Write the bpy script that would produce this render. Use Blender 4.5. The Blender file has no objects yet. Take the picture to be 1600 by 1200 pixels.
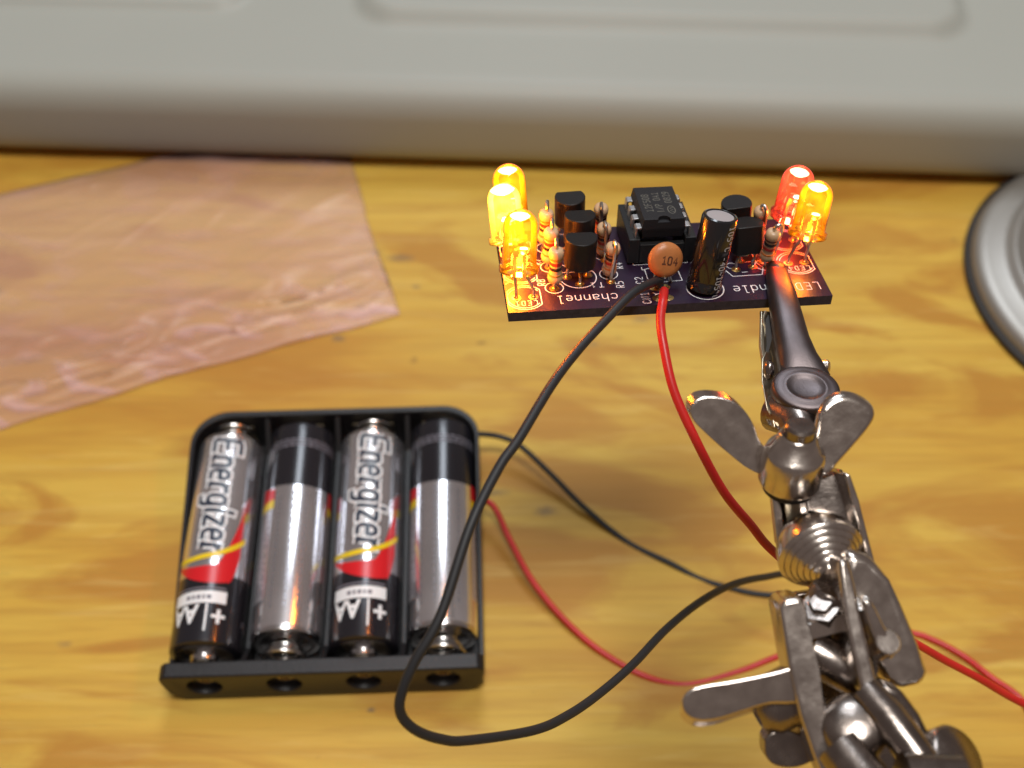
import bpy, bmesh, math, random
from math import sin, cos, pi, radians, sqrt
from mathutils import Vector as V, Matrix, noise
random.seed(7)
S = 0.001                                   # everything below is written in millimetres
scene = bpy.context.scene
col = scene.collection

# ------------------------------------------------------------------ camera
PITCH = radians(53.24); CAM_Z = 222.0; FPX = 1800.0
cam_d = bpy.data.cameras.new('camera'); cam = bpy.data.objects.new('camera', cam_d); col.objects.link(cam)
cam.location = (0, 0, CAM_Z * S); cam.rotation_euler = (pi / 2 - PITCH, 0, 0)
cam_d.sensor_width = 36; cam_d.lens = FPX / 1600 * 36
cam_d.clip_start = 0.005; cam_d.clip_end = 20
cam_d.dof.use_dof = True; cam_d.dof.focus_distance = 0.166; cam_d.dof.aperture_fstop = 18.5
cam_d.dof.aperture_blades = 0
scene.camera = cam
# ------------------------------------------------------------------ world, lamps, exposure
world = bpy.data.worlds.new('World'); scene.world = world; world.use_nodes = True
bg = world.node_tree.nodes['Background']; bg.inputs[0].default_value = (1.0, 0.80, 0.72, 1); bg.inputs[1].default_value = 0.17
def area(name, loc, target, sx, sy, power, color):
    l = bpy.data.lights.new(name, 'AREA'); l.shape = 'RECTANGLE'; l.size = sx; l.size_y = sy; l.energy = power; l.color = color
    o = bpy.data.objects.new(name, l); col.objects.link(o); o.location = loc
    o.rotation_euler = (V(target) - V(loc)).to_track_quat('-Z', 'Y').to_euler(); return o
area('ceiling_lamp', (0.08, -0.02, 1.25), (0.0, 0.12, 0), 0.42, 0.28, 11.0, (1.0, 0.97, 0.92))
area('bench_lamp', (0.02, 0.78, 1.02), (0.0, 0.12, 0), 0.30, 0.42, 5.0, (0.84, 0.92, 1.0))
vs = scene.view_settings
vs.view_transform = 'Standard'; vs.look = 'None'; vs.exposure = -0.08; vs.gamma = 1.0
scene.cycles.max_bounces = 10; scene.cycles.transparent_max_bounces = 24
scene.cycles.caustics_reflective = False; scene.cycles.caustics_refractive = False
scene.cycles.sample_clamp_indirect = 6.0

FW = V((0, cos(PITCH), -sin(PITCH))); UP = V((0, sin(PITCH), cos(PITCH))); RT = V((1, 0, 0)); BK = -FW
def at(px, py, d):
    """point (mm) at depth d along the view axis"""
    return V((0, 0, CAM_Z)) + d * (FW + RT * ((px - 800) / FPX) - UP * ((py - 600) / FPX))
# ------------------------------------------------------------------ helpers
class MB:
    def __init__(s): s.v = []; s.f = []; s.m = []
    def add(s, vs, fs, mi=0):
        o = len(s.v); s.v += [V(p) for p in vs]; s.f += [tuple(i + o for i in f) for f in fs]; s.m += [mi] * len(fs); return s
    def box(s, c, d, M=None, mi=0):
        x, y, z = [a / 2 for a in d]; c = V(c)
        vs = [V((a * x, b * y, e * z)) + c for e in (-1, 1) for b in (-1, 1) for a in (-1, 1)]
        if M: vs = [M @ p for p in vs]
        return s.add(vs, [(0, 2, 3, 1), (4, 5, 7, 6), (0, 1, 5, 4), (2, 6, 7, 3), (0, 4, 6, 2), (1, 3, 7, 5)], mi)
    def lathe(s, prof, n=32, M=None, mi=0):
        vs = []; fs = []
        for r, z in prof:
            for k in range(n): vs.append(V((r * cos(2 * pi * k / n), r * sin(2 * pi * k / n), z)))
        for i in range(len(prof) - 1):
            for k in range(n):
                a, b = i * n + k, i * n + (k + 1) % n; fs.append((a, b, b + n, a + n))
        fs.append(tuple(range(n - 1, -1, -1))); fs.append(tuple((len(prof) - 1) * n + k for k in range(n)))
        if M: vs = [M @ p for p in vs]
        return s.add(vs, fs, mi)
    def tube(s, pts, r, n=10, closed=False, mi=0):
        pts = [V(p) for p in pts]; N = len(pts); rs = r if isinstance(r, (list, tuple)) else [r] * N
        T = [(pts[(i + 1) % N if closed else min(i + 1, N - 1)] - pts[(i - 1) % N if closed else max(i - 1, 0)]).normalized() for i in range(N)]
        a = T[0].orthogonal().normalized(); vs = []; fs = []
        for i in range(N):
            a = (a - T[i] * a.dot(T[i])).normalized(); b = T[i].cross(a)
            for k in range(n):
                t = 2 * pi * k / n; vs.append(pts[i] + (a * cos(t) + b * sin(t)) * rs[i])
        for i in range(N if closed else N - 1):
            j = (i + 1) % N
            for k in range(n): fs.append((i * n + k, i * n + (k + 1) % n, j * n + (k + 1) % n, j * n + k))
        if not closed: fs += [tuple(range(n - 1, -1, -1)), tuple((N - 1) * n + k for k in range(n))]
        return s.add(vs, fs, mi)
    def slab(s, pts, ext, mi=0):
        """closed outline pts extruded both ways by +-ext/2"""
        pts = [V(p) for p in pts]; n = len(pts); e = V(ext) * .5
        vs = [p - e for p in pts] + [p + e for p in pts]
        fs = [tuple(range(n - 1, -1, -1)), tuple(range(n, 2 * n))] + [(i, (i + 1) % n, n + (i + 1) % n, n + i) for i in range(n)]
        return s.add(vs, fs, mi)
    def build(s, name, mats, parent=None, M=None, smooth=40, bevel=0, seg=2):
        me = bpy.data.meshes.new(name); me.from_pydata([p * S for p in s.v], [], s.f)
        for m in (mats if isinstance(mats, (list, tuple)) else [mats]): me.materials.append(m)
        me.polygons.foreach_set('material_index', s.m)
        bm = bmesh.new(); bm.from_mesh(me); bmesh.ops.recalc_face_normals(bm, faces=bm.faces)
        bm.to_mesh(me); bm.free()
        if smooth:
            me.polygons.foreach_set('use_smooth', [True] * len(me.polygons)); me.set_sharp_from_angle(angle=radians(smooth))
        o = bpy.data.objects.new(name, me); col.objects.link(o)
        if parent: o.parent = parent
        if M is not None: o.matrix_basis = mm(M)
        if bevel:
            b = o.modifiers.new('bevel', 'BEVEL'); b.width = bevel * S; b.segments = seg; b.limit_method = 'ANGLE'; b.angle_limit = radians(35)
            b.harden_normals = False
        return o
def mm(M):
    M = M.copy(); M.translation = M.translation * S; return M
def frame(o, z, x=None):
    """matrix at o with local z along z"""
    z = V(z).normalized(); x = V(x) if x is not None else z.orthogonal()
    x = (x - z * x.dot(z)).normalized(); y = z.cross(x)
    M = Matrix((x, y, z)).transposed().to_4x4(); M.translation = V(o); return M
def thing(name, label, cat, M=None, group=None):
    o = bpy.data.objects.new(name, None); col.objects.link(o); o.empty_display_size = .01
    if M is not None: o.matrix_basis = mm(M)
    return tag(o, label, cat, group)
def tag(o, label=None, cat=None, group=None, kind=None):
    if label: o['label'] = label
    if cat: o['category'] = cat
    if group: o['group'] = group
    if kind: o['kind'] = kind
    return o
def spline(ps, n=10):
    ps = [V(p) for p in ps]; out = []
    q = [2 * ps[0] - ps[1]] + ps + [2 * ps[-1] - ps[-2]]
    for i in range(1, len(q) - 2):
        for k in range(n):
            t = k / n; a, b, c, d = q[i - 1:i + 3]
            out.append(.5 * (2 * b + (c - a) * t + (2 * a - 5 * b + 4 * c - d) * t * t + (3 * b - a - 3 * c + d) * t ** 3))
    return out + [ps[-1]]
# ------------------------------------------------------------------ materials
def mat(name, color=(.5, .5, .5), rough=.5, metal=0., spec=.5, coat=0., bump=0., bscale=800., var=0., vscale=150., rvar=0.):
    m = bpy.data.materials.new(name); m.use_nodes = True; nt = m.node_tree; p = nt.nodes['Principled BSDF']
    p.inputs['Base Color'].default_value = (*color, 1); p.inputs['Roughness'].default_value = rough
    p.inputs['Metallic'].default_value = metal; p.inputs['Specular IOR Level'].default_value = spec; p.inputs['Coat Weight'].default_value = coat
    tc = nt.nodes.new('ShaderNodeTexCoord')
    if bump:
        n = nt.nodes.new('ShaderNodeTexNoise'); n.inputs['Scale'].default_value = bscale; n.inputs['Detail'].default_value = 4
        nt.links.new(tc.outputs['Object'], n.inputs['Vector'])
        b = nt.nodes.new('ShaderNodeBump'); b.inputs['Strength'].default_value = bump; b.inputs['Distance'].default_value = .0002
        nt.links.new(n.outputs['Fac'], b.inputs['Height']); nt.links.new(b.outputs['Normal'], p.inputs['Normal'])
    if var or rvar:
        n = nt.nodes.new('ShaderNodeTexNoise'); n.inputs['Scale'].default_value = vscale; n.inputs['Detail'].default_value = 6
        nt.links.new(tc.outputs['Object'], n.inputs['Vector'])
        if var:
            r = nt.nodes.new('ShaderNodeValToRGB'); e = r.color_ramp.elements
            e[0].position = .3; e[1].position = .7
            e[0].color = (*[c * (1 - var) for c in color], 1); e[1].color = (*[min(1, c * (1 + var)) for c in color], 1)
            nt.links.new(n.outputs['Fac'], r.inputs['Fac']); nt.links.new(r.outputs['Color'], p.inputs['Base Color'])
        if rvar:
            q = nt.nodes.new('ShaderNodeMapRange'); q.inputs['From Min'].default_value = .3; q.inputs['From Max'].default_value = .7
            q.inputs['To Min'].default_value = max(.02, rough - rvar); q.inputs['To Max'].default_value = rough + rvar
            nt.links.new(n.outputs['Fac'], q.inputs['Value']); nt.links.new(q.outputs['Result'], p.inputs['Roughness'])
    return m
M = {
 'nickel': mat('worn_nickel', (.60, .54, .49), .22, 1, bump=.16, bscale=1400, var=.09, vscale=520, rvar=.04),
 'nickel_dark': mat('dark_nickel', (.29, .25, .225), .25, 1, bump=.2, bscale=1100, var=.12, vscale=450, rvar=.05),  # darker nickel that also puts shade into the clamp's inner parts
 'jaw': mat('brushed_clip_steel', (.125, .105, .108), .44, 1, bump=.12, bscale=5000, var=.15, vscale=400),
 'wood_tint': mat('wood_tinted_steel', (.55, .48, .36), .30, 1, bump=.1, bscale=900, var=.15, vscale=300),  # golden reflection of the wood put into the steel's base colour
 'lead': mat('tinned_lead', (.62, .58, .54), .28, 1, bump=.1, bscale=1500),
 'pin': mat('tin_pin', (.75, .74, .74), .38, 1, bump=.1),
 'solder': mat('solder_pad_gold', (.75, .52, .20), .3, 1, bump=.3, bscale=3000),
 'pcb': mat('purple_solder_mask', (.018, .008, .024), .32, 0, .55, bump=.06, bscale=1200, var=.25, vscale=300),
 'pcb_edge': mat('board_edge', (.035, .027, .036), .75, 0, .3, bump=.4, bscale=3000, var=.3, vscale=900),
 'ink': mat('white_silkscreen_ink', (.72, .72, .74), .6),
 'chip': mat('black_chip_epoxy', (.014, .013, .015), .5, 0, .32, bump=.25, bscale=4000),
 'chip_ink': mat('grey_laser_marking', (.10, .095, .08), .6),
 'epoxy': mat('transistor_epoxy', (.010, .009, .009), .42, 0, .30, bump=.2, bscale=3000),
 'sock': mat('black_socket_plastic', (.014, .014, .015), .42, 0, .4),
 'res': mat('tan_resistor_lacquer', (.56, .37, .22), .33, 0, .5, bump=.1, bscale=2500, var=.12, vscale=500),
 'b_red': mat('red_band', (.42, .03, .02), .35), 'b_black': mat('black_band', (.015, .012, .012), .35),
 'b_gold': mat('gold_band', (.50, .28, .06), .3, .5), 'b_brown': mat('brown_band', (.12, .04, .02), .35), 'b_orange': mat('orange_band', (.60, .16, .02), .35),
 'ceramic': mat('orange_ceramic_coating', (.46, .165, .05), .38, 0, .5, bump=.25, bscale=1200, var=.15, vscale=300),
 'mark_brown': mat('dark_brown_print', (.10, .03, .012), .6),
 'sleeve': mat('black_capacitor_sleeve', (.010, .010, .012), .16, 0, .6, coat=.4, bump=.1, bscale=500),
 'cap_ink': mat('grey_sleeve_print', (.42, .42, .44), .5),
 'alu': mat('capacitor_top', (.50, .46, .48), .45, .35, bump=.1),
 'wire_k': mat('black_wire_insulation', (.020, .020, .022), .5, 0, .4),
 'wire_r': mat('red_wire_insulation', (.56, .018, .015), .36, 0, .5, bump=.12, bscale=600, var=.1),
 'holder': mat('black_holder_plastic', (.012, .011, .012), .45, 0, .45, bump=.3, bscale=1500, var=.2, vscale=90),
 'silver': mat('battery_foil_silver', (.80, .79, .82), .20, .92, bump=.05, bscale=300, var=.12, vscale=90),
 'bblack': mat('battery_foil_black', (.018, .017, .022), .24, .3, .6, coat=.3),
 'bwhite': mat('label_white', (.80, .81, .82), .35), 'bnavy': mat('label_navy', (.020, .030, .055), .35),
 'bred': mat('label_red', (.62, .012, .018), .3, 0, .6), 'byellow': mat('label_yellow', (.80, .58, .015), .3, 0, .6),
 'bgrey': mat('label_grey_print', (.17, .16, .19), .45),
 'bgrey2': mat('label_faint_print', (.30, .29, .31), .35, .6),
 'steel': mat('battery_steel', (.70, .69, .70), .20, 1, bump=.05, bscale=400),
 'spring': mat('spring_steel', (.52, .51, .50), .25, 1), 'contact': mat('contact_plate', (.62, .52, .36), .3, 1),
 'case': mat('beige_case_paint', (.365, .37, .33), .50, 0, .35, bump=.10, bscale=500, var=.03, vscale=8),
 'base': mat('grey_satin_metal', (.36, .34, .31), .42, .6, bump=.1, bscale=200, var=.08, vscale=30),
 'rubber': mat('black_rubber', (.02, .017, .015), .7),
}
def emis(name, color, s):
    m = bpy.data.materials.new(name); m.use_nodes = True; nt = m.node_tree; nt.nodes.remove(nt.nodes['Principled BSDF'])
    e = nt.nodes.new('ShaderNodeEmission'); e.inputs[0].default_value = (*color, 1); e.inputs[1].default_value = s
    nt.links.new(e.outputs[0], nt.nodes['Material Output'].inputs[0]); return m
def lens_mat(name, glow, s, tint):
    """clear resin: transparent with a glossy coat, lit from inside by light scattered in the resin"""
    m = bpy.data.materials.new(name); m.use_nodes = True; nt = m.node_tree; nt.nodes.remove(nt.nodes['Principled BSDF']); N = nt.nodes.new; L = nt.links.new
    out = nt.nodes['Material Output']
    tr = N('ShaderNodeBsdfTransparent'); tr.inputs[0].default_value = (*tint, 1)
    gl = N('ShaderNodeBsdfGlossy'); gl.inputs['Roughness'].default_value = .06
    fr = N('ShaderNodeFresnel'); fr.inputs[0].default_value = 1.52
    mx = N('ShaderNodeMixShader'); L(fr.outputs[0], mx.inputs[0]); L(tr.outputs[0], mx.inputs[1]); L(gl.outputs[0], mx.inputs[2]); L(mx.outputs[0], out.inputs['Surface'])
    tc = N('ShaderNodeTexCoord'); sp = N('ShaderNodeSeparateXYZ'); L(tc.outputs['Object'], sp.inputs[0])
    # glow in the resin is strongest above the die and fades towards the flange
    rp = N('ShaderNodeMapRange'); rp.inputs['From Min'].default_value = .6 * S; rp.inputs['From Max'].default_value = 4.6 * S
    rp.inputs['To Min'].default_value = .13; rp.inputs['To Max'].default_value = 1.0
    no = N('ShaderNodeTexNoise'); no.inputs['Scale'].default_value = 560; L(tc.outputs['Object'], no.inputs['Vector'])
    nm = N('ShaderNodeMapRange'); nm.inputs['From Min'].default_value = .35; nm.inputs['From Max'].default_value = .65; nm.inputs['To Min'].default_value = .10; nm.inputs['To Max'].default_value = 2.0
    L(no.outputs['Fac'], nm.inputs['Value']); L(sp.outputs['Z'], rp.inputs['Value'])
    mu = N('ShaderNodeMath'); mu.operation = 'MULTIPLY'; L(rp.outputs[0], mu.inputs[0]); L(nm.outputs[0], mu.inputs[1])
    m2 = N('ShaderNodeMath'); m2.operation = 'MULTIPLY'; L(mu.outputs[0], m2.inputs[0]); m2.inputs[1].default_value = s
    em = N('ShaderNodeEmission'); em.inputs[0].default_value = (*glow, 1); L(m2.outputs[0], em.inputs[1]); L(em.outputs[0], out.inputs['Volume'])
    return m
AMB = (1.0, .25, .003); RED = (1.0, .10, .035)
M['lens_amber'] = lens_mat('amber_lit_led_resin', AMB, 470, (1, .85, .50))
M['lens_hot'] = lens_mat('bright_amber_led_resin', (1.0, .46, .04), 1300, (1, .85, .55))
M['lens_red'] = lens_mat('red_lit_led_resin', RED, 430, (1, .50, .50))
M['die_amber'] = emis('glowing_amber_die', (1, .72, .25), 22); M['die_red'] = emis('glowing_red_die', (1, .60, .35), 22)
M['spot_amber'] = emis('focused_amber_spot', (1, .85, .35), 9); M['spot_red'] = emis('focused_red_spot', (1, .55, .30), 9)

def wood_mat():
    m = bpy.data.materials.new('varnished_pine'); m.use_nodes = True; nt = m.node_tree; p = nt.nodes['Principled BSDF']; N = nt.nodes.new; L = nt.links.new
    tc = N('ShaderNodeTexCoord')
    def mapping(sc, rz=0., loc=(0, 0, 0)):
        a = N('ShaderNodeMapping'); a.inputs['Scale'].default_value = sc; a.inputs['Rotation'].default_value = (0, 0, rz); a.inputs['Location'].default_value = loc
        L(tc.outputs['Object'], a.inputs['Vector']); return a
    def noi(mp, sc, det=4, dist=0., rough=.5):
        n = N('ShaderNodeTexNoise'); n.inputs['Scale'].default_value = sc; n.inputs['Detail'].default_value = det; n.inputs['Distortion'].default_value = dist; n.inputs['Roughness'].default_value = rough
        L(mp.outputs[0], n.inputs['Vector']); return n
    def ramp(n, ps):
        r = N('ShaderNodeValToRGB'); e = r.color_ramp.elements
        while len(e) < len(ps): e.new(.5)
        for k, (a, c) in enumerate(ps): e[k].position = a; e[k].color = (*c, 1)
        L(n.outputs[0], r.inputs[0]); return r
    def mixc(a, b, f, mode='MIX'):
        x = N('ShaderNodeMix'); x.data_type = 'RGBA'; x.blend_type = mode
        L(a, x.inputs['A']); 
        if isinstance(b, tuple): x.inputs['B'].default_value = (*b, 1)
        else: L(b, x.inputs['B'])
        if isinstance(f, float): x.inputs['Factor'].default_value = f
        else: L(f, x.inputs['Factor'])
        return x.outputs['Result']
    broad = noi(mapping((3.2, 20, 1), .04, (.37, .12, 0)), 1.6, 5, .8, .55)
    c0 = ramp(broad, [(.30, (.46, .210, .028)), (.44, (.60, .350, .050)), (.60, (.655, .430, .074)), (.76, (.55, .315, .038))]).outputs[0]
    warp = noi(mapping((2.2, 6.5, 1), -.03, (1.35, .46, 0)), 4.0, 5, 2.2)
    c1 = mixc(c0, (.44, .195, .028), ramp(warp, [(.50, (0, 0, 0)), (.60, (.80, .80, .80))]).outputs[0])
    # wavy growth rings: thin darker lines following the slow drift of the grain
    wv = N('ShaderNodeTexWave'); wv.wave_type = 'BANDS'; wv.bands_direction = 'Y'; wv.inputs['Scale'].default_value = 34; wv.inputs['Distortion'].default_value = 9; wv.inputs['Detail'].default_value = 4; wv.inputs['Detail Scale'].default_value = .9; wv.inputs['Detail Roughness'].default_value = .6
    L(mapping((.16, 1, 1), .03, (.1, .03, 0)).outputs[0], wv.inputs['Vector'])
    c1 = mixc(c1, (.43, .20, .03), ramp(wv, [(.62, (0, 0, 0)), (.98, (.24, .24, .24))]).outputs[0])
    fine = noi(mapping((10, 210, 1), .03), 3.2, 7, .6, .65)
    c2 = mixc(c1, (.40, .20, .03), ramp(fine, [(.46, (0, 0, 0)), (.74, (.45, .45, .45))]).outputs[0])
    pale = noi(mapping((6, 60, 1), .05, (.2, .9, 0)), 4, 5, .9, .6)
    c3 = mixc(c2, (.78, .58, .19), ramp(pale, [(.55, (0, 0, 0)), (.80, (.36, .36, .36))]).outputs[0])
    speck = noi(mapping((60, 110, 1)), 1.6, 2)
    c4 = mixc(c3, (.16, .08, .03), ramp(speck, [(.735, (0, 0, 0)), (.79, (.55, .55, .55))]).outputs[0])
    cur = c4
    wob = noi(mapping((1, 1, 1)), 700, 3)
    # a handful of grey-blue dents and burn marks where the bench shows them
    for (x, y, rx, ry, a) in [(-136, 195, 7, 4, .75), (-29.5, 207, 5, 1.8, .6), (-36, 209, 3, 1.6, .4), (-24.6, 197, 1.6, .9, .6), (-43, 180, 2.2, 1.4, .7), (7.5, 130.5, 3.2, 1.6, .6),
                              (-4, 135.5, 4.2, 1.4, .5), (32.5, 186, 3, 1.5, .45), (-28, 85, 1.1, .7, .7), (-61, 112, 1.3, .8, .4), (-38.4, 190, 1.5, 1., .5), (-92, 99, 2., 1., .35), (20, 178, 2, 1, .4)]:
        mp = N('ShaderNodeVectorMath'); mp.operation = 'SUBTRACT'; L(tc.outputs['Object'], mp.inputs[0]); mp.inputs[1].default_value = (x * S, y * S, 0)
        sc = N('ShaderNodeVectorMath'); sc.operation = 'MULTIPLY'; L(mp.outputs[0], sc.inputs[0]); sc.inputs[1].default_value = (1 / (rx * S), 1 / (ry * S), 0)
        ln = N('ShaderNodeVectorMath'); ln.operation = 'LENGTH'; L(sc.outputs[0], ln.inputs[0])
        ad = N('ShaderNodeMath'); ad.operation = 'ADD'; L(ln.outputs['Value'], ad.inputs[0]); L(wob.outputs['Fac'], ad.inputs[1])
        mr = N('ShaderNodeMapRange'); mr.inputs['From Min'].default_value = .7; mr.inputs['From Max'].default_value = 1.5; mr.inputs['To Min'].default_value = a; mr.inputs['To Max'].default_value = 0
        L(ad.outputs[0], mr.inputs['Value']); cur = mixc(cur, (.15, .11, .08), mr.outputs[0])
    L(cur, p.inputs['Base Color'])
    p.inputs['Roughness'].default_value = .5; p.inputs['Specular IOR Level'].default_value = .25
    b = N('ShaderNodeBump'); b.inputs['Strength'].default_value = .35; b.inputs['Distance'].default_value = .0004
    L(fine.outputs['Fac'], b.inputs['Height']); L(b.outputs[0], p.inputs['Normal'])
    return m
M['wood'] = wood_mat()
def bag_mat():
    m = bpy.data.materials.new('pink_antistatic_film'); m.use_nodes = True; nt = m.node_tree; nt.nodes.remove(nt.nodes['Principled BSDF']); N = nt.nodes.new; L = nt.links.new
    tr = N('ShaderNodeBsdfTransparent'); tr.inputs[0].default_value = (1.0, .985, .985, 1)
    df = N('ShaderNodeBsdfDiffuse'); df.inputs[0].default_value = (1.0, .66, .62, 1)
    tl = N('ShaderNodeBsdfTranslucent'); tl.inputs[0].default_value = (1.0, .60, .54, 1)
    gl = N('ShaderNodeBsdfGlossy'); gl.inputs['Roughness'].default_value = .28; gl.inputs[0].default_value = (1, .93, .9, 1)
    fr = N('ShaderNodeFresnel'); fr.inputs[0].default_value = 1.27
    a = N('ShaderNodeMixShader'); a.inputs[0].default_value = .2; L(df.outputs[0], a.inputs[1]); L(tl.outputs[0], a.inputs[2])
    b = N('ShaderNodeMixShader'); b.inputs[0].default_value = .135; L(tr.outputs[0], b.inputs[1]); L(a.outputs[0], b.inputs[2])
    # crease glints painted into the film as milky streaks, densest along the near seal
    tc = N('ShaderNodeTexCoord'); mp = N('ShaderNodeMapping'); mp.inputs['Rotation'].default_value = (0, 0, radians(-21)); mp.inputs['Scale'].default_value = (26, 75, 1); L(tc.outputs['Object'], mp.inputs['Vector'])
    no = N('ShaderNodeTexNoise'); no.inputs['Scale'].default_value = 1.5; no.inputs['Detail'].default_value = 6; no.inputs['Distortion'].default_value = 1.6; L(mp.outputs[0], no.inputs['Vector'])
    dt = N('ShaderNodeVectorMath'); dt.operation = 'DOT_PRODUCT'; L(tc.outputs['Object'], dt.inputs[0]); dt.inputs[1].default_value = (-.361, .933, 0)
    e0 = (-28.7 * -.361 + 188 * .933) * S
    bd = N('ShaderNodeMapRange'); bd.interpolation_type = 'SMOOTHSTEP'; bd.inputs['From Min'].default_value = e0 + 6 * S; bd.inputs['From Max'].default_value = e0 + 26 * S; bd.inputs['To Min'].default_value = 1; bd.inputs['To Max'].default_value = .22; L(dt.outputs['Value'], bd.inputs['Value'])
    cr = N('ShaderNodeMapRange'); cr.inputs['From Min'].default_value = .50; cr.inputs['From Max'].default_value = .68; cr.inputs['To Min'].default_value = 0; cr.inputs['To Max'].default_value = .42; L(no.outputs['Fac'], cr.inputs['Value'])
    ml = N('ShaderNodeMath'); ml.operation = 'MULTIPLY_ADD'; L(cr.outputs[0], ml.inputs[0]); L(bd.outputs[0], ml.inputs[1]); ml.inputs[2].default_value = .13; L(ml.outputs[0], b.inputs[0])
    c = N('ShaderNodeMixShader'); L(fr.outputs[0], c.inputs[0]); L(b.outputs[0], c.inputs[1]); L(gl.outputs[0], c.inputs[2])
    L(c.outputs[0], nt.nodes['Material Output'].inputs[0])
    return m
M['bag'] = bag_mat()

# ------------------------------------------------------------------ lettering
GL = {  # one-line letters, baseline 0, capital height 1, x height .66, advance .8
 'c': [[(.5, .56), (.38, .66), (.15, .66), (.03, .5), (.03, .16), (.15, 0), (.38, 0), (.5, .1)]],
 'h': [[(.05, 0), (.05, 1)], [(.05, .5), (.2, .66), (.4, .66), (.5, .54), (.5, 0)]],
 'a': [[(.08, .62), (.38, .66), (.5, .55), (.5, 0)], [(.5, .38), (.15, .38), (.03, .25), (.03, .12), (.15, 0), (.35, 0), (.5, .12)]],
 'n': [[(.05, 0), (.05, .66)], [(.05, .5), (.2, .66), (.4, .66), (.5, .54), (.5, 0)]],
 'e': [[(.05, .36), (.5, .36), (.5, .52), (.38, .66), (.15, .66), (.03, .5), (.03, .16), (.15, 0), (.45, 0)]],
 'l': [[(.12, 1), (.28, 1), (.28, 0)], [(.1, 0), (.46, 0)]],
 'd': [[(.5, 1), (.5, 0)], [(.5, .16), (.36, 0), (.15, 0), (.03, .16), (.03, .5), (.15, .66), (.36, .66), (.5, .52)]],
 'r': [[(.08, 0), (.08, .66)], [(.08, .48), (.24, .64), (.46, .64)]],
 'u': [[(.05, .66), (.05, .14), (.17, 0), (.36, 0), (.5, .14)], [(.5, .66), (.5, 0)]],
 'L': [[(.05, 1), (.05, 0), (.5, 0)]], 'E': [[(.5, 1), (.05, 1), (.05, 0), (.5, 0)], [(.05, .5), (.4, .5)]],
 'D': [[(.05, 0), (.05, 1), (.34, 1), (.5, .8), (.5, .2), (.34, 0), (.05, 0)]],
 'R': [[(.05, 0), (.05, 1), (.4, 1), (.5, .88), (.5, .6), (.4, .48), (.05, .48)], [(.25, .48), (.5, 0)]],
 'T': [[(0, 1), (.54, 1)], [(.27, 1), (.27, 0)]], 'N': [[(.05, 0), (.05, 1), (.5, 0), (.5, 1)]],
 'C': [[(.5, .82), (.38, 1), (.17, 1), (.03, .82), (.03, .18), (.17, 0), (.38, 0), (.5, .18)]],
 'F': [[(.5, 1), (.05, 1), (.05, 0)], [(.05, .5), (.4, .5)]], 'P': [[(.05, 0), (.05, 1), (.4, 1), (.5, .88), (.5, .6), (.4, .48), (.05, .48)]],
 'I': [[(.27, 0), (.27, 1)]], 'Y': [[(.0, 1), (.27, .5), (.54, 1)], [(.27, .5), (.27, 0)]],
 'V': [[(.0, 1), (.27, 0), (.54, 1)]], 'A': [[(0, 0), (.27, 1), (.54, 0)], [(.1, .35), (.44, .35)]],
 '0': [[(.15, 0), (.38, 0), (.5, .16), (.5, .84), (.38, 1), (.15, 1), (.03, .84), (.03, .16), (.15, 0)]],
 '1': [[(.1, .8), (.28, 1), (.28, 0)], [(.1, 0), (.46, 0)]], '2': [[(.04, .82), (.16, 1), (.38, 1), (.5, .84), (.5, .62), (.04, 0), (.52, 0)]],
 '3': [[(.04, 1), (.5, 1), (.25, .58), (.42, .55), (.5, .4), (.5, .15), (.38, 0), (.1, 0), (.03, .1)]],
 '4': [[(.4, 0), (.4, 1), (.03, .32), (.54, .32)]], '5': [[(.5, 1), (.08, 1), (.05, .56), (.35, .6), (.5, .46), (.5, .16), (.36, 0), (.05, 0)]],
 '6': [[(.45, 1), (.2, .85), (.04, .5), (.04, .14), (.16, 0), (.38, 0), (.5, .14), (.5, .42), (.38, .55), (.05, .5)]],
 '7': [[(.03, 1), (.52, 1), (.2, 0)]],
 '8': [[(.15, .53), (.04, .66), (.04, .88), (.15, 1), (.38, 1), (.5, .88), (.5, .66), (.38, .53), (.15, .53), (.03, .4), (.03, .13), (.15, 0), (.38, 0), (.5, .13), (.5, .4), (.38, .53)]],
 '9': [[(.5, .5), (.15, .45), (.04, .6), (.04, .86), (.16, 1), (.38, 1), (.5, .86), (.5, .5), (.35, .15), (.1, 0)]],
 '-': [[(.08, .45), (.46, .45)]], '~': [[(.02, .42), (.16, .56), (.36, .38), (.5, .52)]], '/': [[(.02, 0), (.52, 1)]],
 'o': [[(.12, .72), (.3, .72), (.36, .8), (.36, .92), (.3, 1), (.12, 1), (.05, .92), (.05, .8), (.12, .72)]], ' ': [], '.': [[(.2, 0), (.3, 0)]],
}
GL['g'] = [[(.5, .16), (.36, .02), (.15, .02), (.03, .16), (.03, .5), (.15, .66), (.36, .66), (.5, .52)], [(.5, .66), (.5, -.12), (.38, -.3), (.08, -.3)]]
GL['i'] = [[(.1, 0), (.1, .66)], [(.1, .86), (.1, .99)]]
GL['z'] = [[(.03, .66), (.48, .66), (.03, 0), (.5, 0)]]
def text_lines(s, o, xd, yd, h, adv=.8):
    o, xd, yd = V(o), V(xd), V(yd); out = []
    for k, ch in enumerate(s):
        for pl in GL[ch]: out.append([o + xd * h * (k * adv + a) + yd * h * b for a, b in pl])
    return out
_lift = [0.0]
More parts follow.
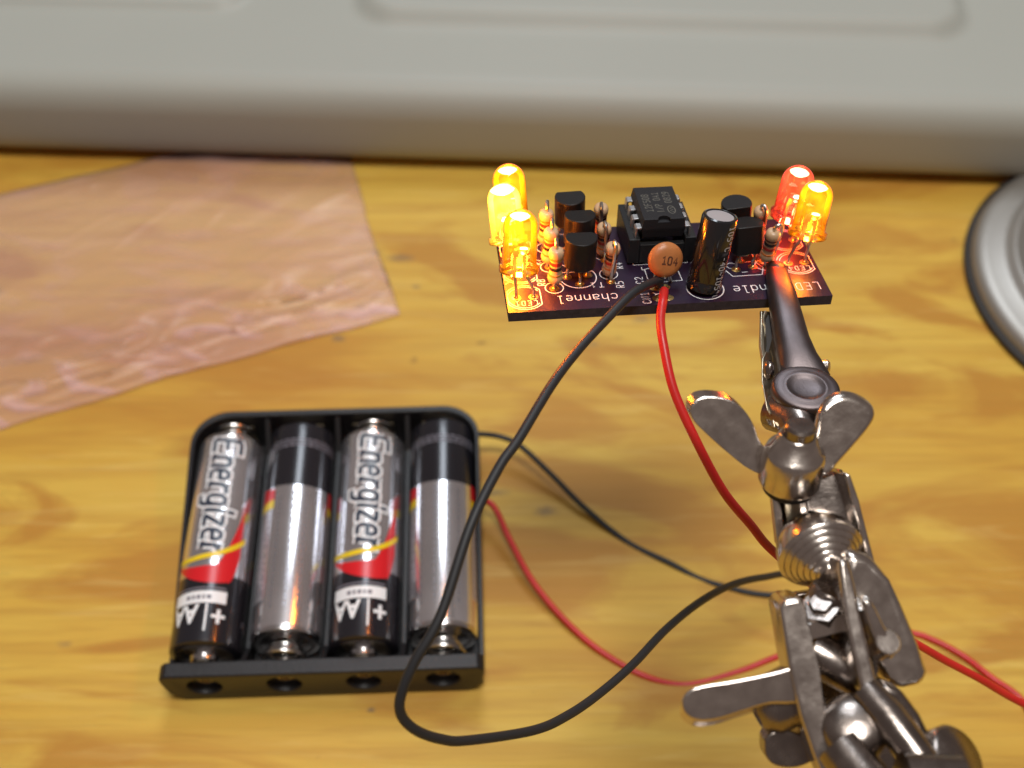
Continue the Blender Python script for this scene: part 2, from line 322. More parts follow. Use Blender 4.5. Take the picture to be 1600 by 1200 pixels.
def ribbon(mb, pl, w, nrm=V((0, 0, 1)), closed=False, mi=0):
    """flat line of width w along pl, lying on a surface with normal nrm"""
    pl = [V(p) if len(p) == 3 else V((p[0], p[1], 0)) for p in pl]; n = len(pl); vs = []
    _lift[0] = (_lift[0] + .0011) % .011
    for i in range(n):
        if closed: t = pl[(i + 1) % n] - pl[i - 1]
        elif i == 0: t = pl[1] - pl[0]
        elif i == n - 1: t = pl[-1] - pl[-2]
        else: t = (pl[i + 1] - pl[i]).normalized() + (pl[i] - pl[i - 1]).normalized()
        t = t.normalized(); sd = nrm.cross(t).normalized() * w / 2
        e = V((0, 0, 0)) if closed or 0 < i < n - 1 else t * (w * .35 * (-1 if i == 0 else 1))
        q = pl[i] + e + nrm * _lift[0]; vs += [q - sd, q + sd]
    fs = [(2 * i, 2 * ((i + 1) % n), 2 * ((i + 1) % n) + 1, 2 * i + 1) for i in range(n if closed else n - 1)]
    mb.add(vs, fs, mi)
def arc(cx, cy, r, a0, a1, n=24): return [V((cx + r * cos(radians(a0 + (a1 - a0) * k / n)), cy + r * sin(radians(a0 + (a1 - a0) * k / n)), 0)) for k in range(n + 1)]
def font_mesh(body, shear=0., offset=0.):
    cu = bpy.data.curves.new('lettering', 'FONT'); cu.body = body; cu.shear = shear; cu.offset = offset; cu.resolution_u = 4
    o = bpy.data.objects.new('lettering', cu); col.objects.link(o)
    me = bpy.data.meshes.new_from_object(o.evaluated_get(bpy.context.evaluated_depsgraph_get()))
    vs = [v.co.copy() for v in me.vertices]; fs = [tuple(p.vertices) for p in me.polygons]
    bpy.data.objects.remove(o); bpy.data.curves.remove(cu); bpy.data.meshes.remove(me)
    return vs, fs

# ------------------------------------------------------------------ the bench top
t = MB().box((0, 200, -9), (2400, 1600, 18)).build('wooden_tabletop', M['wood'], smooth=0); tag(t, kind='structure')
tag(t, 'varnished yellow pine bench top with orange grain streaks and small dents')

# ------------------------------------------------------------------ beige case behind
def build_case():
    rot = Matrix.Rotation(radians(-2.5), 4, 'Z'); Mx = Matrix.Translation((0, 239.0, 0)) @ rot
    root = thing('equipment_case', 'pale beige metal case with embossed lid panels standing behind the bag', 'case', Mx)
    # profile (y back, z up): a near vertical front that rolls into a flat top
    prof = [(3, 3.4), (1.2, 3.6), (.4, 4.4), (0, 6), (-.1, 9), (0, 13), (.2, 16.5)]
    for k in range(1, 12):
        a = k / 11 * pi / 2; prof.append((.2 + 9.5 * (1 - cos(a)), 16.5 + 9.5 * sin(a)))
    y = prof[-1][0]
    while y < 150: y += 1.3 if y < 60 else 6; prof.append((y, 26 + (y - 9.7) * .012))
    def rr(x, y, x0, x1, y0, y1, r):
        cx, cy, hx, hy = (x0 + x1) / 2, (y0 + y1) / 2, (x1 - x0) / 2 - r, (y1 - y0) / 2 - r
        dx, dy = abs(x - cx) - hx, abs(y - cy) - hy
        return sqrt(max(dx, 0) ** 2 + max(dy, 0) ** 2) + min(max(dx, dy), 0) - r
    def sm(t): t = min(1, max(0, t)); return t * t * (3 - 2 * t)
    xs = []; x = -260
    while x <= 262: xs.append(x); x += 1.6
    vs = []; fs = []
    for (py, pz) in prof:
        for x in xs:
            z = pz
            if py > 12:
                z += 3.8 * sm(-rr(x, py, -47, 126, 27.5, 140, 13) / 6.5)
                z += 2.0 * sm(-rr(x, py, -240, -76, 33.0, 140, 9) / 3.2)
            vs.append(V((x, py + .25 * sin(x * .013 + 1), z)))
    n = len(xs)
    for i in range(len(prof) - 1):
        for k in range(n - 1): a = i * n + k; fs.append((a, a + 1, a + n + 1, a + n))
    # back and under side
    b0 = len(vs); vs += [V((xs[0], 156, 3.4)), V((xs[-1], 156, 3.4))]
    fs.append((0, b0, b0 + 1) + tuple(range(n - 1, 0, -1))); L0 = (len(prof) - 1) * n
    fs.append(tuple(L0 + k for k in range(n)) + (b0 + 1, b0))
    fs.append(tuple(i * n for i in range(len(prof))) + (b0,)); fs.append(tuple(i * n + n - 1 for i in range(len(prof) - 1, -1, -1)) + (b0 + 1,))
    MB().add(vs, fs).build('shell', M['case'], root, smooth=50)
    for x in (-190, 190):
        for yy in (18, 130): MB().lathe([(6, 0), (6.5, 3.6)], 20, Matrix.Translation((x, yy, 0))).build('foot', M['rubber'], root)
build_case()

# ------------------------------------------------------------------ pink bag
def build_bag():
    P00, P10, P11, P01 = V((-205, 119.8)), V((-28.7, 188.0)), V((-50.5, 262)), V((-208, 207))
    nx, ny = 230, 100; top = []; bot = []
    def edge(t): return min(1, min(t, 1 - t) * 14)
    for j in range(ny + 1):
        for i in range(nx + 1):
            u, v = i / nx, j / ny
            p = (P00 * (1 - u) + P10 * u) * (1 - v) + (P01 * (1 - u) + P11 * u) * v
            p = p + V((.5 * sin(v * 9 + 1), .6 * sin(u * 11) + .35 * sin(u * 37 + 1))) * (1 if v < .5 else .3)
            e = sqrt(max(0, edge(u)) * max(0, edge(v)))
            q = V((p.x, p.y, 0))
            a = noise.noise(V((p.x * .035, p.y * .035, 1.7)))
            # long soft wrinkles and a tight creased band along the sealed near edge
            r1 = noise.noise(V(((p.x + p.y * .9) * .028, (p.y - p.x * .9) * .12, 3)))
            r2 = 1 - abs(noise.noise(V(((p.x + p.y * .35) * .034, (p.y - p.x * .385) * .13, 9)))) * 2.6
            r3 = 1 - abs(noise.noise(V(((p.x + p.y * .5) * .030, (p.y - p.x * .6) * .07, 5)))) * 3.0
            seam = math.exp(-((v - .17) / .10) ** 2) + .35 * math.exp(-((v - .90) / .07) ** 2)
            z = 1.2 + .6 * a + .45 * r1 + .75 * max(0, r3) ** 3 * (.5 + a) + seam * (2.4 * max(0, r2) ** 1.6 + .5 * noise.noise(V((p.x * .12, p.y * .2, 2))))
            z = max(.25, z) * (.25 + .75 * e)
            if p.y > 232: z = min(z, 2.0)
            top.append(V((p.x, p.y, z + .12))); bot.append(V((p.x, p.y, .06 + .03 * a)))
    n = nx + 1; N = len(top); fs = []
    for j in range(ny):
        for i in range(nx):
            a = j * n + i; fs.append((a, a + 1, a + n + 1, a + n)); fs.append((N + a, N + a + n, N + a + n + 1, N + a + 1))
    rim = list(range(nx)) + [j * n + nx for j in range(ny)] + [ny * n + i for i in range(nx, 0, -1)] + [j * n for j in range(ny, 0, -1)]
    for k in range(len(rim)):
        a, b = rim[k], rim[(k + 1) % len(rim)]; fs.append((a, N + a, N + b, b))
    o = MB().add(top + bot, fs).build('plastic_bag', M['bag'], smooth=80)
    tag(o, 'crumpled translucent pink plastic bag lying flat on the bench left', 'bag')
build_bag()

# ------------------------------------------------------------------ round grey base at the right
root = thing('round_metal_base', 'round grey metal stand base cut off by the right edge', 'stand base', Matrix.Translation((164.6, 196, 0)))
MB().lathe([(46.8, 0), (47.8, .6), (47.9, 1.8), (46.6, 2.4)], 96).build('rubber_rim', M['rubber'], root)
MB().lathe([(46.4, .5), (46.5, 2.6), (46.0, 3.8), (45, 4.7), (43, 5.2), (39.6, 5.5), (38.4, 6.0), (37.6, 7.0), (36.6, 7.4), (35.4, 7.0), (34.6, 5.8), (33, 5.0), (28.6, 4.8), (27.8, 4.0), (26, 3.4), (20, 3.2), (4, 3.2)], 96).build('dish', M['base'], root)
MB().lathe([(3.9, 3.3), (3.8, 6), (3.2, 60), (3, 170)], 32).build('post', M['base'], root)

# ------------------------------------------------------------------ battery holder
HOLD = Matrix.Translation((-37.8, 117.5, 0)) @ Matrix.Rotation(radians(2.0), 4, 'Z')
holder = thing('battery_holder', 'open black plastic holder carrying four AA cells on the bench', 'battery holder', HOLD)
W, Ln = 62.8, 59.0
def tray():
    # rounded far corners, square near corners
    def outline(w, l0, l1, r, n=8):
        p = [(-w / 2, l0), (w / 2, l0), (w / 2, l1 - r - 1.6), (w / 2, l1 - r - .4)]
        p += [(w / 2 - r + r * cos(a), l1 - r + r * sin(a)) for a in [k / n * pi / 2 for k in range(n + 1)]]
        p += [(-w / 2 + r - r * sin(a), l1 - r + r * cos(a)) for a in [k / n * pi / 2 for k in range(n + 1)]]
        p += [(-w / 2, l1 - r - .4), (-w / 2, l1 - r - 1.6)]
        return p
    o = outline(W, -Ln / 2 + 3.2, Ln / 2 + 2.0, 8); i = outline(W - 1.8, -Ln / 2 + 3.2, Ln / 2 + .5, 7.4)
    MB().slab([V((x, y, .9)) for x, y in outline(W - .6, -Ln / 2 + 1.2, Ln / 2 + 1.7, 7.5)], (0, 0, 1.6)).build('tray_floor', M['holder'], holder, bevel=.3)
    mb = MB(); n = len(o); vs = []; fs = []
    H = []
    for k, (x, y) in enumerate(o):
        H.append(13.6 if y > Ln / 2 - 9 else 4.4)
    for k in range(n): vs.append(V((o[k][0], o[k][1], .3)))
    for k in range(n): vs.append(V((o[k][0], o[k][1], H[k])))
    for k in range(n): vs.append(V((i[k][0], i[k][1], H[k])))
    for k in range(n): vs.append(V((i[k][0], i[k][1], .3)))
    for k in range(1, n):
        j = (k + 1) % n
        for a in range(3): fs.append((a * n + k, a * n + j, (a + 1) * n + j, (a + 1) * n + k))
        fs.append((3 * n + k, 3 * n + j, j, k))
    fs += [(1, n + 1, 2 * n + 1, 3 * n + 1), (0, 3 * n, 2 * n, n)]
    MB().add(vs, fs).build('side_wall', M['holder'], holder, bevel=.25)
tray()
def end_wall():
    y0 = -Ln / 2; mb = MB()
    # near wall with a rounded top line and chamfered lower corners, four round eyelet holes through it
    out = [(-W / 2 + 3, .3), (W / 2 - 3, .3), (W / 2 - .6, 3.5), (W / 2, 8), (W / 2, 10.2), (W / 2 - 1.2, 11.4), (-W / 2 + 1.2, 11.4), (-W / 2, 10.2), (-W / 2, 8), (-W / 2 + .6, 3.5)]
    mb.slab([V((x, y0 + 1.6, z)) for x, z in out], (0, 3.2, 0))
    w = mb.build('end_wall', M['holder'], holder, smooth=30)
    cut = MB()
    for x in (-23.3, -7.75, 7.75, 23.3): cut.lathe([(3.4, -1), (3.4, 2.1)], 32, frame((x, y0, 6.3), (0, 1, 0)))
    c = cut.build('cut', M['holder'], holder)
    b = w.modifiers.new('holes', 'BOOLEAN'); b.object = c; b.operation = 'DIFFERENCE'; b.solver = 'EXACT'
    bpy.context.view_layer.update()
    me = bpy.data.meshes.new_from_object(w.evaluated_get(bpy.context.evaluated_depsgraph_get()))
    w.modifiers.clear(); w.data = me; bpy.data.objects.remove(c)
    bv = w.modifiers.new('bevel', 'BEVEL'); bv.width = .35 * S; bv.segments = 2; bv.limit_method = 'ANGLE'; bv.angle_limit = radians(40)
end_wall()
for x in (-15.5, 0, 15.5):
    MB().slab([V((x, -26.2, 1.7)), V((x, 29.9, 1.7)), V((x, 29.9, 12.5)), V((x, 24, 7)), V((x, -22, 7)), V((x, -26.2, 10.6))], (1.1, 0, 0)).build('divider', M['holder'], holder, bevel=.2)
for k, x in enumerate((-23.3, -7.75, 7.75, 23.3)):
    near_pos = k in (0, 2)
    r = MB().lathe([(2.3, 0), (2.3, .35), (1.5, .8), (.9, .8), (.8, .2)], 20, frame((x, -Ln / 2 + 2.2, 6.3), (0, -1, 0))).build('eyelet', M['contact'], holder)
    # contact plates: each stands just inside its end wall
    MB().box((x, -26.25, 6.4), (9, .3, 7.6)).build('contact_plate', M['contact'], holder)
    MB().box((x, 29.3, 6.4), (9, .3, 8)).build('contact_plate', M['contact'], holder)
    ys, d = (28.9, -1) if near_pos else (-25.8, 1)
    pts = []
    for q in range(0, 121):
        a = q / 120; t = a * 2 * pi * 3.2; rad = 4.3 - 1.9 * a
        pts.append(V((x + rad * cos(t), ys + d * (.4 + (3.9 if near_pos else 3.1) * a), 8.8 + rad * sin(t))))
    MB().tube(pts, .38, 8).build('coil_spring', M['spring'], holder)

# ------------------------------------------------------------------ batteries
RB = 7.0
def wrap(mb, vs, fs, r, roll=0., cut=.55, mi=0):
    """vs = (s around, t along) in mm -> on a cylinder of radius r along local y; s=0 faces up"""
    bm = bmesh.new(); bv = [bm.verts.new((p[0], p[1], 0)) for p in vs]
    for f in fs:
        try: bm.faces.new([bv[k] for k in f])
        except ValueError: pass
    s0 = min(p[0] for p in vs); s1 = max(p[0] for p in vs); s = s0 + cut
    while s < s1:
        bmesh.ops.bisect_plane(bm, geom=bm.verts[:] + bm.edges[:] + bm.faces[:], dist=1e-6, plane_co=(s, 0, 0), plane_no=(1, 0, 0)); s += cut
    bm.verts.index_update(); out = []
    for v in bm.verts:
        a = v.co.x / RB + roll; out.append(V((r * sin(a), v.co.y, r * cos(a))))
    F = [tuple(v.index for v in f.verts) for f in bm.faces]; bm.free(); mb.add(out, F, mi)
def strip(mb, lo, hi, s0, s1, r, roll=0., n=40, mi=0):
    vs = []; fs = []
    for k in range(n + 1):
        s = s0 + (s1 - s0) * k / n; a = s / RB + roll
        for t in (lo(s), hi(s)): vs.append(V((r * sin(a), t, r * cos(a))))
    fs = [(2 * k, 2 * k + 2, 2 * k + 3, 2 * k + 1) for k in range(n)]; mb.add(vs, fs, mi)
def fit(vs, w, h):
    x0, x1 = min(v.x for v in vs), max(v.x for v in vs); y0, y1 = min(v.y for v in vs), max(v.y for v in vs)
    return [V(((v.x - x0) / (x1 - x0) * w, (v.y - y0) / (y1 - y0) * h)) for v in vs], (w / (x1 - x0), h / (y1 - y0), x0, y0)
def build_battery(x, y_neg, d, roll, label):
    """cell along holder y, negative end at y_neg, positive end in direction d"""
    R_ = Matrix.Identity(4) if d > 0 else Matrix.Rotation(pi, 4, 'Z')
    Mx = HOLD @ Matrix.Translation((x, y_neg, 8.75)) @ R_ @ Matrix.Rotation(roll, 4, 'Y')
    root = thing('battery', label, 'battery', Mx, 'AA cells in the black holder')
    Y = frame((0, 0, 0), (0, 1, 0))
    MB().lathe([(5.9, -.02), (6.1, -.05), (6.75, .15), (6.95, .6), (6.95, 1.0), (6.7, 1.3)], 48, Y).build('negative_rim', M['steel'], root)
    MB().lathe([(.2, -.1), (4.7, -.1), (5.2, .08), (5.95, .12)], 48, Y).build('negative_cap', M['steel'], root)
    MB().lathe([(6.55, .9), (6.9, 1.05), (RB, 1.5), (RB, 47.9), (6.9, 48.5), (6.3, 48.85), (5.6, 48.9)], 64, Y).build('foil_label', M['silver'], root)
    MB().lathe([(5.5, 48.8), (5.4, 48.95), (3.2, 49.0), (2.8, 49.2), (2.72, 50.2), (2.4, 50.5), (.3, 50.5)], 40, Y).build('positive_terminal', M['steel'], root)
    # black third at the positive end, its edge dips under the red swoosh
    def edge(s): return 33.6 + .9 * cos(s / RB * 1.0)
    b = MB(); vs = []; n = 72
    for k in range(n):
        s = (k / n - .5) * 2 * pi * RB; a = s / RB
        for t, r in ((edge(s), RB + .012), (47.9, RB + .012), (48.55, 6.92), (48.95, 6.2), (48.97, 5.5)): vs.append(V((r * sin(a), t, r * cos(a))))
    fs = [(5 * k + q, 5 * k + q + 1, 5 * ((k + 1) % n) + q + 1, 5 * ((k + 1) % n) + q) for k in range(n) for q in range(4)]
    b.add(vs, fs).build('black_foil', M['bblack'], root)
    # swoosh on the logo side: yellow line over a red crescent   (s grows to the local right, t to the plus end)
    sw = MB()
    ylo = lambda s: 30.0 + .075 * (s + 6.5) ** 1.0 * 0 - .0 if False else 29.2 - .9 * ((s + 6) / 12) - 2.6 * max(0, (-s - .5) / 6.5) ** 2
    strip(sw, lambda s: 29.6 - 4.6 * max(0, (-s - 0.) / 7.2) ** 2 + .4 * sin(s * .4), lambda s: 30.7 - 4.3 * max(0, (-s - 0.) / 7.2) ** 2 + .4 * sin(s * .4), -7.2, 8.4, RB + .075, n=50)
    sw.build('yellow_stripe', M['byellow'], root)
    rd = MB()
    def rlo(s): return 31.0 + 1.5 * (1 - ((s - 1.6) / 6.7) ** 2) - 1.25 * max(0, (-s - 1.6)) ** 1.45
    def rhi(s): return 31.1 + 5.2 * (1 - ((s + 1.3) / 9.6) ** 2) if s > -4.2 else 36.0 - 1.3 * (-s - 4.2) ** 2
    strip(rd, lambda s: min(rlo(s), rhi(s)), rhi, -6.4, 8.3, RB + .045, n=60)
    rd.build('red_swoosh', M['bred'], root)
    # brand lettering reading from the minus end towards the swoosh
    for wd, mname, r, nm in ((1.9, 'bwhite', RB + .025, 'lettering_outline'), (.92, 'bnavy', RB + .06, 'lettering')):
        mb = MB(); adv = {'E': 1.0, 'r': .64, 'i': .36}; x_ = 0
        for ch in 'Energizer':
            for pl in GL[ch]:
                q = [(x_ + a * (1.35 if ch == 'E' else 1) + .16 * b, b) for a, b in pl]; d_ = [q[0]]
                for k in range(len(q) - 1):
                    for w in range(1, 5): d_.append((q[k][0] + (q[k + 1][0] - q[k][0]) * w / 4, q[k][1] + (q[k + 1][1] - q[k][1]) * w / 4))
                P_ = [(-(b * 5.8 - 2.1), 1.7 + a * 4.55) for a, b in d_]     # (s, t)
                _lift[0] = (_lift[0] + .0011) % .011; vs = []; m_ = len(P_)
                for k in range(m_):
                    a0, a1 = P_[max(0, k - 1)], P_[min(m_ - 1, k + 1)]; ds, dt = a1[0] - a0[0], a1[1] - a0[1]; ln = sqrt(ds * ds + dt * dt) or 1; ds /= ln; dt /= ln
                    e_ = wd * .42 * (-1 if k == 0 else 1 if k == m_ - 1 else 0)
                    for sg in (-.5, -.3, -.1, .1, .3, .5):
                        s_ = P_[k][0] + ds * e_ - dt * wd * sg; t_ = P_[k][1] + dt * e_ + ds * wd * sg; an = s_ / RB; rr_ = r + _lift[0]
                        vs.append(V((rr_ * sin(an), t_, rr_ * cos(an))))
                mb.add(vs, [(6 * k + e, 6 * k + 6 + e, 6 * k + 7 + e, 6 * k + 1 + e) for k in range(m_ - 1) for e in range(5)])
            x_ += adv.get(ch, .72)
        mb.build(nm, M[mname], root)
    # AA, plus sign and the small white panel, turned the other way round
    mb = MB()
    vs, fs = font_mesh('AA', offset=.03); q, _ = fit(vs, 6.1, 4.0)
    wrap(mb, [V((.6 + p.x, 40.9 + p.y)) for p in q], fs, RB + .04)
    strip(mb, lambda s: 40.8, lambda s: 46.5, -1.05, -.65, RB + .04, n=2)
    strip(mb, lambda s: 43.0, lambda s: 43.7, -4.6, -1.9, RB + .04, n=6); strip(mb, lambda s: 41.9, lambda s: 42.98, -3.6, -2.9, RB + .04, n=3); strip(mb, lambda s: 43.72, lambda s: 44.9, -3.6, -2.9, RB + .04, n=3)
    strip(mb, lambda s: 38.0, lambda s: 40.6, -4.5, 6.9, RB + .04, n=20)
    mb.build('white_marking', M['bwhite'], root)
    mb = MB()
    strip(mb, lambda s: 37.2, lambda s: 37.55, -4.2, 6.6, RB + .04, n=20)
    x0 = -1.5
    for w_ in (.9, .5, .8, .6, .9): strip(mb, lambda s: 38.9, lambda s: 39.75, x0, x0 + w_, RB + .06, n=3); x0 += w_ + .35
    # fine print ring and columns round the back
    for row in range(3):
        s = 9.5
        while s < 34:
            w_ = random.uniform(.4, 1.3); strip(mb, lambda q: 42.6 + row * .75, lambda q: 43.0 + row * .75, s, s + w_, RB + .04, n=3); s += w_ + .35
    for cx in (11.2, 12.5, 13.8, 29.4, 30.8):
        t_ = 8.
        while t_ < 31:
            l_ = random.uniform(.5, 1.6); strip(mb, lambda q: t_, lambda q: t_ + l_, cx, cx + .55, RB + .04, n=2); t_ += l_ + .5
    mb.build('fine_print', M['bgrey'], root)
    mb = MB()
    for cx in (16.4, 19.4, 22.0, 24.4):
        t_ = 5.
        while t_ < 31:
            l_ = random.uniform(.5, 1.8); strip(mb, lambda q: t_, lambda q: t_ + l_, cx, cx + .6, RB + .03, n=2); t_ += l_ + .45
    mb.build('fine_print', M['bgrey2'], root)
    mb = MB()
    for s0, s1 in ((10.6, 14.8), (28.6, 32.4)): strip(mb, lambda s: 7.0, lambda s: 32.0, s0, s1, RB + .02, n=8)
    strip(mb, lambda s: 38.5 + (s - 10.4) * .7, lambda s: 44.5 - (s - 10.4) * .5, 10.4, 13.4, RB + .03, n=8)  # pale wedge on the black foil, a glint painted on
    mb.build('white_column_glint', mat_pale, root)
    mb = MB(); strip(mb, lambda s: 29.8 , lambda s: 33.9 - (s - 10.2) * .3, 10.2, 15.2, RB + .05, n=10); strip(mb, lambda s: 29.6, lambda s: 33.4, 28.2, 32.8, RB + .05, n=10); mb.build('red_tip', M['bred'], root)
    mb = MB(); strip(mb, lambda s: 27.9, lambda s: 29.9, 10.2, 15.2, RB + .062, n=10); strip(mb, lambda s: 27.9, lambda s: 29.7, 28.2, 32.8, RB + .062, n=10); mb.build('yellow_tip', M['byellow'], root)
    return root
_v, _f = font_mesh('Energizer', shear=.28); FX = max(v.x for v in _v)
mat_pale = mat('label_pale_silver', (.55, .54, .57), .32, .6)
build_battery(-23.3, 24.6, -1, radians(0), 'silver and black AA cell leftmost in the holder, logo up')
build_battery(-7.75, -22.2, 1, radians(-158), 'silver AA cell, second from left in the holder, logo turned away')
build_battery(7.75, 24.6, -1, radians(-4), 'silver and black AA cell between the two plain silver ones, logo up')
build_battery(23.3, -22.2, 1, radians(-172), 'silver AA cell rightmost in the holder, crossed by the black wire')

# ------------------------------------------------------------------ circuit board
RB3 = Matrix(((0.9949189514, -0.1002593297, 0.0091840571), (0.0958093631, 0.9708753861, 0.2195940591), (-0.0309329281, -0.2175983724, 0.9755481035)))
BM = RB3.to_4x4(); BM.translation = V((-.4956, 107.5264, 95.1744))
def bp(u, v, h): return BM @ V((u, v, h))
board = thing('circuit_board', 'small dark purple circuit board with lit LEDs gripped in the clip', 'circuit board', BM)
BW, BD = 48.05, 21.2
pb_ = MB().box((BW / 2, BD / 2, -.8), (BW, BD, 1.6)); pb_.m = [0] * 6
me = pb_.build('board', [M['pcb'], M['pcb_edge']], board, smooth=0)
for p in me.data.polygons: p.material_index = 0 if abs(p.normal.z) > .5 else 1
H0 = .012
sk = MB()
def sl(pl, w=.15, closed=False): ribbon(sk, [V((p[0], p[1], H0)) for p in pl], w, closed=closed)
for pl in text_lines('LED candle', (46.9, 3.55, H0), (-1, 0, 0), (0, -1, 0), 1.75, .77): sl(pl)
for pl in text_lines('r channel', (19.0, 3.35, H0), (-1, 0, 0), (0, -1, 0), 1.75, .76): sl(pl)
for s_, o_, h_ in (('R5', (17.75, 4.7), 1.15), ('C2', (20.85, 5.5), 1.15), ('CN1', (21.0, .5), 1.2), ('R8', (6.15, 6.2), 1.15), ('R4', (18.4, 9.6), 1.1), ('R7', (6.15, 11.6), 1.1), ('C1', (32.6, 6.4), 1.1)):
    for pl in text_lines(s_, (*o_, H0), (0, 1, 0), (-1, 0, 0), h_, .82): sl(pl, .13)
for pl in text_lines('T1', (14.75, 6.25, H0), (-1, 0, 0), (0, -1, 0), 1.15, 1.1): sl(pl, .13)
for k, (cx, cy) in enumerate(((2.75, 3.5), (2.75, 9.9), (2.75, 16.0), (45.1, 8.75), (45.1, 15.0))):
    for r in (2.95, 2.55):
        a = 52 if r > 2.7 else 38; sl([p for p in arc(cx, cy, r, a, 360 - a, 40) if p.x > .15 and p.x < BW - .1 and p.y > .12], .15)
    c_, s_ = cos(radians(52)) * 2.95, sin(radians(52)) * 2.95
    sl([(cx + c_, cy + s_), (cx + 2.35, cy + 1.8), (cx + 2.35, cy - 1.8), (cx + c_, cy - s_)], .15)
    if k in (0, 3):
        for pl in text_lines('LED' + '14'[k // 3] if k == 0 else 'LED4', (cx + 1.75, cy - .9, H0), (-1, 0, 0), (0, -1, 0), 1.05, .86): sl(pl, .13)
for (x, y) in ((7.35, 5.5), (7.3, 10.9), (7.3, 16.1), (15.95, 8.3), (15.9, 13.4), (40.0, 8.6), (40., 14.7)): sl(arc(x, y, 1.35, 0, 360, 32)[:-1], .14, True)
sl(arc(29.65, 3.4, 2.75, 0, 360, 48)[:-1], .17, True)
for cy in (7.9, 13.2, 18.3): sl(arc(11.25, cy, 2.75, 150, 390, 32), .15); sl([(8.87, cy + 1.37), (13.63, cy + 1.37)], .12)
sl([(23.35, 5.55), (26.7, 5.75), (26.56, 8.78)]); sl([(21.6, 6.53), (21.59, 9.05)]); sl([(21.2, 9.59), (21.23, 8.9), (22.43, 9.31)]); sl([(23.74, 7.01), (23.7, 6.35)], .2); sl([(24.25, 7.13), (24.22, 6.47)], .2)
sl([(33.81, 7.64), (34.51, 6.06), (39.07, 6.17), (39.66, 7.97), (38.95, 9.41), (38.9, 12)]); sl(arc(35.0, 8.8, .75, 0, 360, 20)[:-1], .1, True)
sl([(36.2, 7.0), (37.0, 7.05)], .13); sl([(36.4, 9.6), (38.2, 9.7)], .12)
sl([(21.7, 3.05), (22.1, 2.6), (22.7, 2.75)]); sl([(22.1, 2.6), (21.8, 2.2)]); sl([(32.2, 5.9), (32.6, 5.3), (32.3, 4.9), (31.9, 5.1)], .16)
sl([(20.1, 10.3), (28.5, 10.3), (28.5, 20.7), (20.1, 20.7)], .15, True); sl([(.2, 7.0), (.9, 7.6), (.2, 8.2)], .12)
sk.build('silkscreen_print', M['ink'], board, smooth=0)
# pads
def pad(u, v, r=.72, blob=.35):
    m_ = MB().lathe([(r, 0), (r, .03), (r * .55, .06), (r * .42, blob * .7), (r * .2, blob), (.02, blob + .02)], 20, Matrix.Translation((u, v, .004))).build('solder_pad', M['solder'], board)
for u, v in ((1.48, 3.5), (4.02, 3.5), (1.48, 9.9), (4.02, 9.9), (1.48, 16), (4.02, 16), (43.83, 8.75), (46.37, 8.75), (43.83, 15), (46.37, 15),
             (11.27, 6.12), (9.61, 8.08), (12.75, 8.31), (11.27, 11.6), (9.61, 13.5), (12.75, 13.5), (7.34, 5.3), (7.3, 10.9), (7.3, 16.1), (15.95, 6.37), (15.95, 11.9), (35.45, 7.83), (36.68, 9.95), (38.15, 8.28), (41.3, 8.86), (40.2, 9.5)): pad(u, v)
for u, v, w_, d_ in ((22.93, 1.62, 1.62, .95), (22.95, 4.25, 1.62, .95)):
    o = MB().lathe([(1, 0), (1, .03), (.35, .06), (.25, .3), (.05, .34)], 32, Matrix.Translation((u, v, .004)) @ Matrix.Diagonal((w_, d_, 1, 1))).build('wire_pad', M['solder'], board)

def ax(dx, dy): return V((dx, dy, 1)).normalized()
